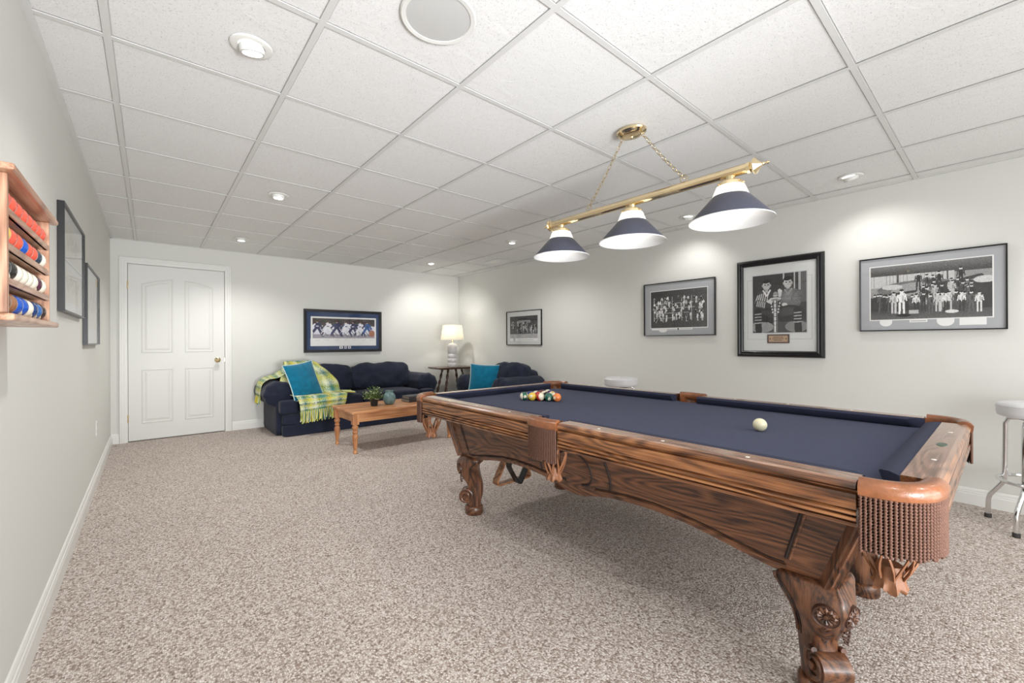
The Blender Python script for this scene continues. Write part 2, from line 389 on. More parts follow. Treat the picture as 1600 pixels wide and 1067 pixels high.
# cut shallow recesses is avoided: panel mouldings sit proud of the slab
def L2(x): return x-DX0
for sx in (0, 1):
    xa, xb = (.117, .405) if sx == 0 else (DW-.405, DW-.117)
    za, zb = (1.825, 1.895) if sx == 0 else (1.895, 1.825)
    door_panel([(xa, 1.02), (xb, 1.02), (xb, zb), (xa+.5*(xb-xa), (za+zb)/2+.012), (xa, za)])
    door_panel([(xa, .2), (xb, .2), (xb, .832), (xa, .832)])
M90 = Matrix.Rotation(radians(90), 3, 'X')
mb = MB(); mb.lathe([(0, .0), (.033, .0), (.033, .004), (.026, .009), (.012, .012), (.011, .035), (.02, .04), (.028, .052), (.027, .066), (.015, .073), (0, .075)], (L2(.655), .006, .917), 20, M3=M90)
mb.build('door_knob', BRASS, door, True)
mb = MB(); mb.lathe([(0, 0), (.026, 0), (.026, .003), (0, .004)], (L2(.655), .006, .862), 20, M3=M90); mb.build('escutcheon', DOORW, door, True)
mb = MB(); mb.box((DW-.004, .003, .895), (DW+.0005, .01, .94)); mb.build('strike_plate', BRASS, door)
for z in (1.80, .27, 1.03):
    if z == 1.03: continue
    mb = MB(); mb.lathe([(0, -.045), (.006, -.045), (.006, .045), (0, .045)], (-.001, -.003, z), 10); mb.box((-.008, -.0015, z-.04), (.006, .004, z+.04)); mb.build('door_hinge', BRASS, door, True)
# outlet on left wall
o = thing('outlet_plate', 'small white outlet plate low on the left wall beyond the pictures', 'outlet', (x0, 4.84, .44))
mb = MB(); mb.box((0, -.036, -.058), (.005, .036, .058)); bevel(mb.build('cover_plate', WHITE, o), .002)
for z in (-.024, .024):
    mb = MB(); mb.box((.005, -.015, z-.014), (.0065, .015, z+.014)); mb.build('socket', plain('socket_grey', rgb(190, 190, 188), .4), o)

# ceiling fittings
BULB = emis('lit_lamp_face', (1, .97, .92), 9)
CANLOC = ['nearest the camera, tilted, left of the speaker', 'left side of the room, halfway to the door wall',
          'farthest left one, before the sofa end', 'just left of the farthest navy lamp shade',
          'in the far corner above the table lamp', 'at the right, above the wide crew photo', 'seen between the two nearer navy lamp shades']
for i, (x, y) in enumerate(CANS):
    o = thing('recessed_light', 'round recessed ceiling light, '+CANLOC[i], 'ceiling light', (x, y, zc-.0))
    mb = MB(); mb.lathe([(.045, .002), (.048, -.004), (.066, -.006), (.073, -.003), (.075, .001)], n=36); mb.build('trim_ring', WHITE, o, True)
    aim = CAN_AIM.get(i)
    R3 = Matrix.Identity(3)
    if aim and i in (0, 4, 5, 6):
        d = Vector(aim)-Vector((x, y, zc)); d = Vector((d.x, d.y, -abs(d.z)*.9)).normalized(); R3 = Vector((0, 0, -1)).rotation_difference(d).to_matrix()
    mb = MB(); mb.lathe([(.044, .004), (.046, -.012), (.043, -.024), (.036, -.026), (.034, -.020)], n=28, M3=R3); mb.build('lamp_housing', WHITE, o, True)
    mb = MB(); mb.lathe([(.0, -.017), (.02, -.018), (.0345, -.0205)], n=24, M3=R3); mb.build('lamp_face', BULB, o, True)
o = thing('ceiling_speaker', 'large round flush ceiling speaker with a grey grille', 'speaker', (.805, 1.345, zc))
mb = MB(); mb.lathe([(.116, .0), (.117, -.004), (.132, -.005), (.137, .001)], n=64); mb.build('bezel', WHITE, o, True)
mb = MB(); mb.lathe([(0, -.004), (.08, -.0035), (.1165, -.002)], n=64); mb.build('grille', plain('speaker_grille', rgb(196, 196, 194), .7, bump=.2, bscale=900), o, True)
o = thing('ceiling_vent', 'small white louvred ceiling vent far away by the right wall', 'vent', (3.86, 4.87, zc))
mb = MB(); mb.box((-.075, -.17, -.006), (.075, -.155, 0)); mb.box((-.075, .155, -.006), (.075, .17, 0)); mb.box((-.075, -.155, -.006), (-.06, .155, 0)); mb.box((.06, -.155, -.006), (.075, .155, 0)); mb.build('vent_frame', WHITE, o)
for k in range(6):
    mb = MB(); xx = -.05+k*.02; mb.add([(xx, -.155, -.001), (xx+.014, -.155, -.008), (xx+.014, .155, -.008), (xx, .155, -.001), (xx, -.155, .001), (xx+.014, -.155, -.006), (xx+.014, .155, -.006), (xx, .155, .001)],
        [(0,1,2,3),(4,5,6,7),(0,1,5,4),(2,3,7,6),(0,3,7,4),(1,2,6,5)]); mb.build('louvre', WHITE, o)

# ================================================================== POOL TABLE
TX, TY = 2.06, 1.37; A, B = .71, 1.27; ZR = .773; ZS = .73
pt = thing('pool_table', 'carved oak pool table with navy cloth and fringed leather pockets', 'pool table', (TX, TY, 0))
# rails: (o = outward from inner wood edge)
RP = [(0, ZR), (.066, ZR), (.077, ZR-.003), (.085, ZR-.011), (.086, ZR-.018), (.080, ZR-.024), (.068, ZR-.026), (.068, ZR-.030), (.083, ZR-.033), (.084, ZR-.040),
      (.081, ZR-.072), (.073, ZR-.0735), (.073, ZR-.076), (.084, ZR-.080), (.085, ZR-.086), (.073, ZR-.0885), (.073, ZR-.091), (.084, ZR-.094), (.084, ZR-.101), (.072, ZR-.1035), (.072, ZR-.106), (.081, ZR-.108), (.076, ZR-.118), (.03, ZR-.118), (0, ZR-.06)]
def rail(p, q, out, ax, name='rail'):
    m_ = MB(); fr_ = (out, (0, 0, 1)); m_.sweep([(a, b) for a, b in RP], [p, q], [fr_, fr_])
    top = oak_top(ax); side = oak_rail(ax)
    n = len(RP); mi = []
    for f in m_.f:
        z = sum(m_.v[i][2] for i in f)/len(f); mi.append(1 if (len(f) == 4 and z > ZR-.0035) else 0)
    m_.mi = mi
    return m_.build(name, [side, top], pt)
IX, IY = A-.086, B-.086
rails = []
for sx in (-1, 1):
    for sy in (-1, 1):
        rails.append((rail((sx*IX, sy*.088, 0), (sx*IX, sy*(B-.15), 0), (sx, 0, 0), 1), 'long', sx, sy))
for sy in (-1, 1):
    # end rails are built narrower: inner wood edge nearer the rim
    rails.append((rail((-(A-.16), sy*IY, 0), (A-.16, sy*IY, 0), (0, sy, 0), 0), 'end', 0, sy))
SIGHT = plain('pearl_inlay', rgb(236, 232, 222), .25, coat=.5)
for r_, kind, sx, sy in rails:
    for k in (1, 2, 3):
        if kind == 'long': cx, cy = sx*(IX+.042), sy*(k*.2835+.0)
        else: cx, cy = (k-2)*.2835, sy*(IY+.042)
        mb = MB(); mb.lathe([(0, .0012), (.006, .001), (.0065, 0)], (cx, cy, ZR), 12)
        if not (kind == 'end' and k == 2 and sy == -1): mb.build('sight', SIGHT, r_)
mb = MB(); mb.lathe([(0, .0018), (.012, .0016), (.014, 0)], (0, 0, 0), 28); m_ = xf(mb, Matrix.Translation((-.01, -IY-.04, ZR)) @ Matrix.Diagonal((2.6, 1, 1, 1)))
npl = m_.build('nameplate', plain('nameplate_green', rgb(58, 84, 66), .35), [r for r in rails if r[1] == 'end' and r[3] == -1][0][0])
mb = MB()
for k in (-1, 0, 1): mb.box((-.01+k*.014-.005, -IY-.043, ZR+.0018), (-.01+k*.014+.005, -IY-.037, ZR+.0022))
# cushions: nose .05 inside of wood edge
def cushion(pts_wood, pts_nose):
    (a, b), (c, d) = pts_wood, pts_nose
    m_ = MB()
    def ring(wp, np_):
        wv = Vector((*wp, 0)); nv = Vector((*np_, 0)); d_ = nv-wv
        return [wv+Vector((0, 0, ZR-.001)), wv+d_*.45+Vector((0, 0, ZR+.0015)), wv+d_*.92+Vector((0, 0, ZR-.003)), nv+Vector((0, 0, ZR-.007)), wv+d_*.97+Vector((0, 0, ZR-.012)),
                wv+d_*.72+Vector((0, 0, ZS+.004)), wv+d_*.55+Vector((0, 0, ZS)), wv+Vector((0, 0, ZS))]
    R0 = ring(a, c); R1 = ring(b, d); rings = [[p.lerp(q, t) for p, q in zip(R0, R1)] for t in (0, .004, .25, .5, .75, .996, 1)]
    m_.loft(rings); return m_.build('cushion', CUSH, pt, True, angle=50)
for sx in (-1, 1):
    for sy in (-1, 1):
        cushion(((sx*IX, sy*.072), (sx*IX, sy*(B-.145))), ((sx*(IX-.05), sy*.088), (sx*(IX-.05), sy*(B-.20))))
for sy in (-1, 1):
    cushion(((-(A-.15), sy*IY), (A-.15, sy*IY)), ((-(A-.205), sy*(IY-.05)), (A-.205, sy*(IY-.05))))
# cloth bed with pocket cut-outs
def cloth_poly():
    pts = []; X_, Y_ = IX+.005, IY+.005
    def corner(sx, sy):
        c = Vector((sx*(IX+.0), sy*(IY+.0))); r = .082; a0 = math.atan2(0, -sx)
        arc = []
        for k in range(9):
            t = k/8; ang = t*pi/2
            arc.append((c.x - sx*r*cos(ang), c.y - sy*r*sin(ang)))
        return arc  # from x-side to y-side
    def side(sx):
        c = (sx*(IX+.035), 0); r = .064
        return [(c[0]-sx*r*cos(t), r*sin(t)) for t in np.linspace(-1.1, 1.1, 9)]
    c = corner(1, -1); pts += c[::1][0:0]
    # go ccw from bottom-left
    bl = corner(-1, -1); br = corner(1, -1); tr = corner(1, 1); tl = corner(-1, 1)
    # corner arcs start at (c.x - sx*r, c.y) [on the end-rail side] and finish at (c.x, c.y - sy*r) [on the long side]
    pts += bl[::-1]; pts += br; pts += side(1); pts += tr[::-1]; pts += tl
    pts += side(-1)[::-1]
    return pts
P = cloth_poly(); mb = MB(); n = len(P)
mb.add([(x, y, ZS) for x, y in P]+[(x, y, ZS-.022) for x, y in P], [tuple(range(n)), tuple(range(2*n-1, n-1, -1))]+[(i, (i+1) % n, (i+1) % n+n, i+n) for i in range(n)])
mb.build('playing_surface', FELT, pt)
# slate / frame under the bed
mb = MB(); mb.box((-.52, -1.08, .6), (.52, 1.08, ZS-.023)); mb.build('bed_frame', oak_apron(1), pt)

# pockets
def rope(mb, p, L_, r=.0046, n=8, m=64, ph=0, sway=0):
    rings = []
    for i in range(m+1):
        z = -L_*i/m; rg = []
        for k in range(n):
            a = 2*pi*k/n; rr = r*(1+.46*cos(2*(a - z*400)+ph))*.80; rg.append((p[0]+rr*cos(a)+sway*sin(i*.35+ph)*.0012, p[1]+rr*sin(a), p[2]+z))
        rings.append(rg)
    mb.loft(rings)
def pocket(cx, cy, path, outn, hole_c, hole_r, liner_arc, fringe_L, nr=.062):
    """path: list of outer-contour points (x,y) with outward normals outn"""
    pk = None
    # iron
    prof = [(.006, -.028), (.008, -.006), (-.001, .006), (-.012, .011), (-.026, .011), (-.038, .006), (-.042, -.002), (-.042, -.024), (-.036, -.034), (-.002, -.034)]
    mb = MB(); mb.sweep(prof, [(x, y, ZR) for x, y in path], [((nx, ny, 0), (0, 0, 1)) for nx, ny in outn])
    pk = mb.build('pocket_iron', LEATHER, pt, True, angle=50)
    # inner drop shield
    mb = MB(); rr = []
    for z, dr in ((ZR-.002, .0), (ZR-.03, .0), (ZR-.06, -.004), (ZR-.09, -.01)):
        rr.append([(hole_c[0]+(hole_r+dr)*cos(t), hole_c[1]+(hole_r+dr)*sin(t), z) for t in liner_arc])
    mb.loft(rr, False, False); mb.build('pocket_shield', LEATHER, pk, True)
    # dark cup liner
    # fringe
    mb = MB(); seg = [0]
    for i in range(1, len(path)): seg.append(seg[-1]+(Vector(path[i])-Vector(path[i-1])).length)
    tot = seg[-1]; cnt = int(tot/.0092)
    for s_ in range(cnt):
        d = (s_+.5)/cnt*tot; i = max(j for j in range(len(seg)-1) if seg[j] <= d); t = (d-seg[i])/(seg[i+1]-seg[i])
        p = Vector(path[i]).lerp(Vector(path[i+1]), t); nn = Vector(outn[i]).lerp(Vector(outn[i+1]), t)
        q = p+nn*.0005
        rope(mb, (q.x, q.y, ZR-.03), fringe_L*random.uniform(.95, 1.02), ph=random.uniform(0, 1), sway=random.uniform(-.6, .6))
    fo = mb.build('fringe', ROPE, pk, True, angle=80); fo['kind'] = 'stuff'
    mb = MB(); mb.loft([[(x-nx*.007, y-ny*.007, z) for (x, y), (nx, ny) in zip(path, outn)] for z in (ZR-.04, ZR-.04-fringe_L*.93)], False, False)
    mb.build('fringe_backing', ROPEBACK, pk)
    # net: crossing straps into a small leather cup
    cX, cY = cx, cy
    mb = MB(); ns = 7
    for k in range(ns):
        for s_ in (-1, 1):
            pts = []
            for i in range(9):
                t = i/8; a = 2*pi*k/ns + s_*t*.9; r_ = nr+.010*sin(t*pi*.9)-(nr-.026)*t**2.2
                pts.append((cX+r_*cos(a), cY+r_*sin(a), ZR-.07-t*.18))
            mb.tube(pts, .0058, 6, flat=.5)
    mb.build('net', TAN, pk, True)
    mb = MB(); z0 = ZR-.235; rings = []
    for r_, dz in ((.026, .016), (.030, .004), (.027, -.008), (.031, -.018), (.031, -.03), (.035, -.042), (.032, -.048), (.016, -.04)):
        rings.append([(cX+r_*(1+(.12*sin(9*a)+.06*sin(17*a+1) if dz < -.02 else .03*sin(9*a)))*cos(a), cY+r_*(1+(.12*sin(9*a) if dz < -.02 else 0))*sin(a), z0+dz+(.006*sin(5*a) if dz < -.03 else 0)) for a in [2*pi*k/36 for k in range(36)]])
    mb.loft(rings); mb.build('net_cup', TAN, pk, True)
    return pk
# corner pockets
CRX, CRY = .155, .145
for sx in (-1, 1):
    for sy in (-1, 1):
        c = (sx*(A-CRX), sy*(B-CRY)); path = []; nn = []
        for k in range(17):
            t = k/16*pi/2
            # squarish superellipse corner
            ct, st = cos(t)**.82 if cos(t) > 0 else 0, sin(t)**.82
            path.append((c[0]+sx*CRX*ct, c[1]+sy*CRY*st)); 
        for k in range(17):
            a_, b_ = path[max(k-1, 0)], path[min(k+1, 16)]; d = Vector((b_[0]-a_[0], b_[1]-a_[1])).normalized()
            v = Vector((d.y, -d.x)); 
            if v.dot(Vector((sx, sy))) < 0: v = -v
            nn.append((v.x, v.y))
        nn[0] = (sx, 0); nn[-1] = (0, sy)
        hc = (sx*(A-.098), sy*(B-.098)); base = math.atan2(sy, sx)
        pocket(sx*(A-.10), sy*(B-.10), path, nn, hc, .060, [base+t for t in np.linspace(-2.0, 2.0, 25)], .14)
for sx in (-1, 1):
    path = []; nn = []
    for k in range(13):
        t = -1+2*k/12; path.append((sx*(A+.004+.012*(1-t*t)), t*.088)); v = Vector((sx, sx*sx*t*.26)).normalized(); nn.append((v.x, v.y))
    base = 0 if sx > 0 else pi
    pocket(sx*(A-.078), 0, path, nn, (sx*(A-.062), 0), .056, [base+t for t in np.linspace(-1.9, 1.9, 25)], .15, .056)

# aprons
LP = [(0, .386), (.06, .392), (.12, .410), (.2, .426), (.3, .435), (.42, .438), (.55, .429), (.65, .414), (.74, .396), (.85, .376), (.92, .372), (1.005, .380)]
prof_l = [(-a, z) for a, z in LP[::-1]]+LP[1:]
EP = [(0, .395), (.08, .40), (.16, .415), (.24, .42), (.32, .405), (.38, .385), (.42, .375), (.475, .38)]
prof_e = [(-a, z) for a, z in EP[::-1]]+EP[1:]
def lean(z): return (z-.38)/.28*.045       # outward lean of the face with height
def apron(kind, s_):
    pr_ = prof_l if kind == 'long' else prof_e
    half = pr_[-1][0]; base = -.485 if kind == 'long' else -1.015
    m_ = MB(); rows = []
    nz = 6
    for i in range(nz+1):
        t = i/nz; row = []
        for a, z in pr_:
            zz = z+(.668-z)*t; aa = a*(1+ (.105 if kind == 'long' else .11)*(zz-.38)/.28)
            o_ = -base+lean(zz)
            row.append((aa, o_, zz))
        rows.append(row)
    def P3(a, o_, z): return (s_*o_, a, z) if kind == 'long' else (a, s_*o_, z)
    n_ = len(pr_); vs = [P3(*p) for r in rows for p in r]; k0 = len(vs); vs += [P3(p[0], p[1]-.03, p[2]) for r in rows for p in r]
    fs = []
    for off, in ((0,), (k0,)):
        for i in range(nz):
            for j in range(n_-1): fs.append((off+i*n_+j, off+i*n_+j+1, off+(i+1)*n_+j+1, off+(i+1)*n_+j))
    for j in range(n_-1): fs.append((j, j+1, k0+j+1, k0+j)); fs.append((nz*n_+j, nz*n_+j+1, k0+nz*n_+j+1, k0+nz*n_+j))
    for i in range(nz): fs.append((i*n_, (i+1)*n_, k0+(i+1)*n_, k0+i*n_)); fs.append((i*n_+n_-1, (i+1)*n_+n_-1, k0+(i+1)*n_+n_-1, k0+i*n_+n_-1))
    m_.add(vs, fs); ap = m_.build('apron', oak_apron(1 if kind == 'long' else 0), pt)
    # carved details
    def face(a, z, d=0): return P3(a, -base+lean(z)+d, z)
    def bead(pts, r, name, mat, d=.0, flat=1):
        mm = MB(); mm.tube([face(a, z, d) for a, z in pts], r, 6); return mm.build(name, mat, ap, True)
    if kind == 'long':
        for m in (-1, 1):
            # long moulding following the arch
            arch = [(m*a, z+.022) for a, z in LP[2:-2]]
            bead([(m*.13, .44)]+arch[1:]+[(m*.90, .398)], .0065, 'arch_moulding', oak_apron(1), .002)
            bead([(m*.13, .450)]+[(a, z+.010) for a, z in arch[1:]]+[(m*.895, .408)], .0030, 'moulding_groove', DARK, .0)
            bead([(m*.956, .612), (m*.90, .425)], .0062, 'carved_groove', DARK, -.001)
            bead([(m*.967, .612), (m*.911, .425)], .0045, 'groove_bead', oak_apron(1), .001)
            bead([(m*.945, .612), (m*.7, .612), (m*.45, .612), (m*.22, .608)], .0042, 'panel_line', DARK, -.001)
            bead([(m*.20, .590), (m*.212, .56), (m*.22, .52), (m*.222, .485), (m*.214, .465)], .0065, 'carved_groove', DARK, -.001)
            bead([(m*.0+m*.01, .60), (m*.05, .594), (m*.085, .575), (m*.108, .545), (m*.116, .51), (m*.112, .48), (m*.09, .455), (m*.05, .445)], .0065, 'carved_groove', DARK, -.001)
    else:
        for m in (-1, 1):
            bead([(m*a, z+.022) for a, z in EP[1:-1]], .0055, 'arch_moulding', oak_apron(0), .001)
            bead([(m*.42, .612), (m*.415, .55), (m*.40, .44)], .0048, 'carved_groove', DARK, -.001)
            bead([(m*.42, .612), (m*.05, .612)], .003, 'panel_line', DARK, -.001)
for s_ in (-1, 1): apron('long', s_); apron('end', s_)
# corner posts
for sx in (-1, 1):
    for sy in (-1, 1):
        mb = MB()
        pb = Vector((sx*.487, sy*1.017, .375)); ptp = Vector((sx*.533, sy*1.125, .665))
        out = Vector((sx, sy, 0)).normalized(); side = Vector((-sy, sx, 0)).normalized()
        sec = [(-.022, -.03), (-.022, .0), (-.018, .006), (-.013, .001), (-.009, .008), (-.003, .002), (.003, .002), (.009, .008), (.013, .001), (.018, .006), (.022, 0), (.022, -.03)]
        mb.loft([[p+side*a+out*(b+.004) for a, b in sec] for p in (pb, ptp)])
        mb.build('corner_post', oak_apron(2), pt)
# legs
def leg(cx, cy, sx, sy):
    out = Vector((sx, sy, 0)).normalized(); sd = Vector((-sy, sx, 0)).normalized(); c = Vector((cx, cy, 0))
    #      z    outer   inner   halfwidth
    S = [(.384, .080, -.069, .105), (.374, .088, -.069, .112), (.366, .096, -.069, .116), (.352, .108, -.066, .114), (.342, .113, -.050, .110), (.318, .116, -.036, .100), (.29, .106, -.034, .084),
         (.262, .092, -.040, .071), (.235, .072, -.048, .060), (.208, .050, -.056, .051), (.185, .040, -.060, .048), (.16, .045, -.061, .047), (.135, .052, -.060, .046), (.11, .052, -.055, .045),
         (.085, .044, -.048, .044), (.062, .036, -.046, .044), (.05, .04, -.046, .044)]
    mb = MB(); rings = []
    for z, o_, i_, w_ in S:
        m_ = (o_+i_)/2; h_ = (o_-i_)/2; rg = []
        for k in range(40):
            a = 2*pi*k/40; ca, sa = cos(a), sin(a)
            kf = min(1, max(0, (z-.23)/.12)); uc = m_*(1-kf)+(-.012)*kf
            if ca > 0: u = uc+(o_-uc)*abs(ca)**(.72+.95*kf); v = w_*math.copysign(abs(sa)**(.72+.85*kf), sa)
            else: u = uc-(uc-i_)*abs(ca)**.65; v = w_*math.copysign(abs(sa)**.65, sa)
            rg.append(c+out*u+sd*v+Vector((0, 0, z)))
        rings.append(rg)
    mb.loft(rings); lo = mb.build('leg', oak_apron(2), pt, True, angle=60)
    mb = MB(); mb.lathe([(0, 0), (.056, 0), (.060, .006), (.060, .046), (.054, .054), (.046, .058), (0, .058)], (cx, cy, 0), 28); mb.build('leg_foot', oak_apron(0), lo, True)
    # scroll volute on both cheeks
    for s_ in (-1, 1):
        mb = MB(); pts = []; rr = []
        for k in range(34):
            t = k/33; a = pi*.5+t*2*pi*1.6*1.0; R_ = .040*(1-t)**.8+.006
            pts.append(c+out*(.046+R_*cos(a))+sd*s_*(.044)+Vector((0, 0, .122+R_*sin(a)))); rr.append(.009-.004*t)
        mb.tube(pts, rr, 8)
        mb.tube([c+out*.046+sd*s_*.03+Vector((0, 0, .122)), c+out*.046+sd*s_*.056+Vector((0, 0, .122))], .011, 12)
        mb.build('volute', oak_apron(2), lo, True)
    mb = MB()
    mb.tube([c+out*.050+sd*-.043+Vector((0, 0, .121)), c+out*.050+sd*.043+Vector((0, 0, .121))], .043, 24); mb.build('scroll_roll', oak_apron(1), lo, True)
    # raised side ribs of the knee
    for s_ in (-1, 1):
        mb = MB(); pts = []
        for z, o_, i_, w_ in S[2:11]:
            pts.append(c+out*(i_+.030)+sd*s_*(w_*1.0)+Vector((0, 0, z)))
        mb.tube(pts, .0075, 6); mb.build('knee_rib', oak_apron(2), lo, True)
        mb = MB(); pts = []
        for z, o_, i_, w_ in S[2:11]:
            pts.append(c+out*(i_+.046)+sd*s_*(w_*1.0-.001)+Vector((0, 0, z-.004)))
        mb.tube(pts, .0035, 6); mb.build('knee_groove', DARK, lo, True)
    # carved flowers on the knee front: two faces
    for s_ in (-1, 1):
        nrm = (out*.86+sd*s_*.50+Vector((0, 0, -.12))).normalized(); tan = Vector((0, 0, 1)).cross(nrm).normalized(); upv = nrm.cross(tan)
        if upv.z < 0: upv = -upv
        cc = c+out*.090+sd*s_*.036+Vector((0, 0, .302))
        mb = MB()
        R3 = Matrix((tan, upv, nrm)).transposed()
        mb.lathe([(0, .010), (.006, .009), (.008, .004)], cc, 12, M3=R3)
        np_ = 12
        for k in range(np_):
            a = 2*pi*k/np_; d = tan*cos(a)+upv*sin(a); p0 = cc+d*.009+nrm*.006; p1 = cc+d*.030+nrm*.004
            e = nrm.cross(d)
            mb.add([p0, p0.lerp(p1, .6)+e*.0062+nrm*.003, p1, p0.lerp(p1, .6)-e*.0062+nrm*.003, p0.lerp(p1, .55)+nrm*.007], [(0,1,4),(1,2,4),(2,3,4),(3,0,4)])
        mb.build('carved_flower', oak_apron(2), lo)
        mb = MB()
        mb.lathe([(.0, .004), (.032, .004), (.034, .006), (.037, -.012)], cc, 24, M3=R3)
        # leaf below the flower: veined lozenge
        lc = c+out*.074+sd*s_*.030+Vector((0, 0, .240))
        for k in range(5):
            z_ = .022-.011*k; ww = .020*(1-abs(k-2)/3.2)
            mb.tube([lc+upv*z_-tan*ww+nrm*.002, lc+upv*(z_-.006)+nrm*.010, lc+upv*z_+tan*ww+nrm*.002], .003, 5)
        mb.build('carved_leaf', plain('carving_painted_shade', rgb(64, 38, 26), .5), lo, True)  # darker tone paints shade into the gaps of the carving
    return lo
for cx, cy, sx, sy in ((-.43, -.975, -1, -1), (-.43, .93, -1, 1), (.37, -.945, 1, -1), (.37, .88, 1, 1)): leg(cx, cy, sx, sy)
mb = MB(); mb.tube([(.0-.12, .95, .62), (-.12, .95, .45), (-.12, .945, .415), (-.12, .90, .405), (-.12, .86, .42)], .004, 6); mb.build('rack_hook', BLACK, pt, True)

# ball racks hanging below the table
def bar_frame(mb, corners, y, w_, d_):
    pts = []
    n = len(corners)
    for i in range(n):
        p0, p1, p2 = [Vector((corners[(i+k) % n][0], 0, corners[(i+k) % n][1])) for k in (-1, 0, 1)]
        e0 = (p0-p1).normalized()*.028; e1 = (p2-p1).normalized()*.028
        for t in (0, .25, .5, .75, 1):
            a = p1+e0; b = p1+e1; q = (a*(1-t)**2+p1*2*t*(1-t)+b*t*t); pts.append(q)
    rings = []
    m_ = len(pts); cen = sum(pts, Vector())/m_
    for i, p in enumerate(pts):
        t = (pts[(i+1) % m_]-pts[i-1]).normalized(); nn = Vector((t.z, 0, -t.x)); 
        if nn.dot(p-cen) < 0: nn = -nn
        rings.append([p+nn*a+Vector((0, y+b, 0)) for a, b in ((0, -d_), (w_, -d_), (w_, d_), (0, d_))])
    rings.append(rings[0]); mb.loft(rings, True, False)
tri = MB(); bar_frame(tri, [(-.155, -.27), (.155, -.27), (0, -.0)], 0, .012, .026)
o = tri.build('triangle_rack', oak('rack_wood', 0, rgb(96, 58, 36), rgb(150, 98, 62), rgb(176, 124, 84), .4), None, loc=(TX-.12, TY+.90, .43))
T(o, 'brown wooden triangle ball rack hanging under the pool table', 'ball rack')
dia = MB(); bar_frame(dia, [(0, -.285), (.09, -.14), (0, .0), (-.09, -.14)], 0, .011, .024)
o = dia.build('diamond_rack', plain('black_plastic', rgb(30, 28, 28), .35), None, loc=(TX-.115, TY+.84, .43))
T(o, 'black plastic diamond ball rack hanging beside the wooden triangle', 'ball rack')

# ------------------------------------------------------------------ billiard balls
BR = .0286
def ball_mat(name, col, stripe=False, rough=.12):
    if name in _M: return _M[name]
    m, nt, b = new_mat(name); L = nt.links.new
    tc = N(nt, 'ShaderNodeTexCoord'); sp = N(nt, 'ShaderNodeSeparateXYZ'); L(tc.outputs['Object'], sp.inputs[0])
    cream = rgb(232, 224, 200)
    def absgt(sock, v):
        a = N(nt, 'ShaderNodeMath', operation='ABSOLUTE'); L(sock, a.inputs[0])
        g = N(nt, 'ShaderNodeMath', operation='GREATER_THAN'); g.inputs[1].default_value = v; L(a.outputs[0], g.inputs[0]); return g.outputs[0]
    mx = N(nt, 'ShaderNodeMixRGB'); mx.inputs[1].default_value = (*col, 1); mx.inputs[2].default_value = (*(cream if stripe else col), 1)
    L(absgt(sp.outputs['Z'], BR*.52), mx.inputs[0])
    m2 = N(nt, 'ShaderNodeMixRGB'); m2.inputs[2].default_value = (*cream, 1); L(absgt(sp.outputs['X'], BR*.93), m2.inputs[0]); L(mx.outputs[0], m2.inputs[1])
    L(m2.outputs[0], b.inputs['Base Color']); b.inputs['Roughness'].default_value = rough; b.inputs['Coat Weight'].default_value = .6; b.inputs['Coat Roughness'].default_value = .05
    _M[name] = m; return m
def sphere_mesh():
    bm = bmesh.new(); bmesh.ops.create_uvsphere(bm, u_segments=28, v_segments=18, radius=BR)
    me = bpy.data.meshes.new('ball'); bm.to_mesh(me); bm.free(); me.polygons.foreach_set('use_smooth', [True]*len(me.polygons)); return me
_sm = sphere_mesh()
def digits(txt):
    cu = bpy.data.curves.new('n', 'FONT'); cu.body = txt; cu.size = .013 if len(txt) < 2 else .010; cu.align_x = 'CENTER'; cu.align_y = 'CENTER'; cu.extrude = .0004; cu.resolution_u = 2
    t = bpy.data.objects.new('t', cu); COL.objects.link(t); bpy.context.view_layer.update()
    me = bpy.data.meshes.new_from_object(t.evaluated_get(bpy.context.evaluated_depsgraph_get())); bpy.data.objects.remove(t); me.materials.clear(); me.materials.append(BLACK); return me
def ball(loc, mat, rot, num=None, name='billiard_ball'):
    me = _sm.copy(); me.materials.clear(); me.materials.append(mat)
    o = bpy.data.objects.new(name, me); COL.objects.link(o); o.location = loc; o.rotation_euler = rot
    if num:
        d = bpy.data.objects.new('number', digits(num)); COL.objects.link(d); d.parent = o
        d.rotation_euler = (pi/2, 0, pi/2); d.location = (BR+.0001, 0, 0)
    return o
def tocam(x, y): return math.atan2(-y, -x)
BC = {'yellow': rgb(226, 190, 70), 'blue': rgb(28, 52, 130), 'red': rgb(190, 40, 36), 'purple': rgb(66, 36, 96), 'orange': rgb(226, 128, 62), 'green': rgb(16, 92, 74), 'maroon': rgb(112, 34, 36), 'black': rgb(22, 22, 24)}
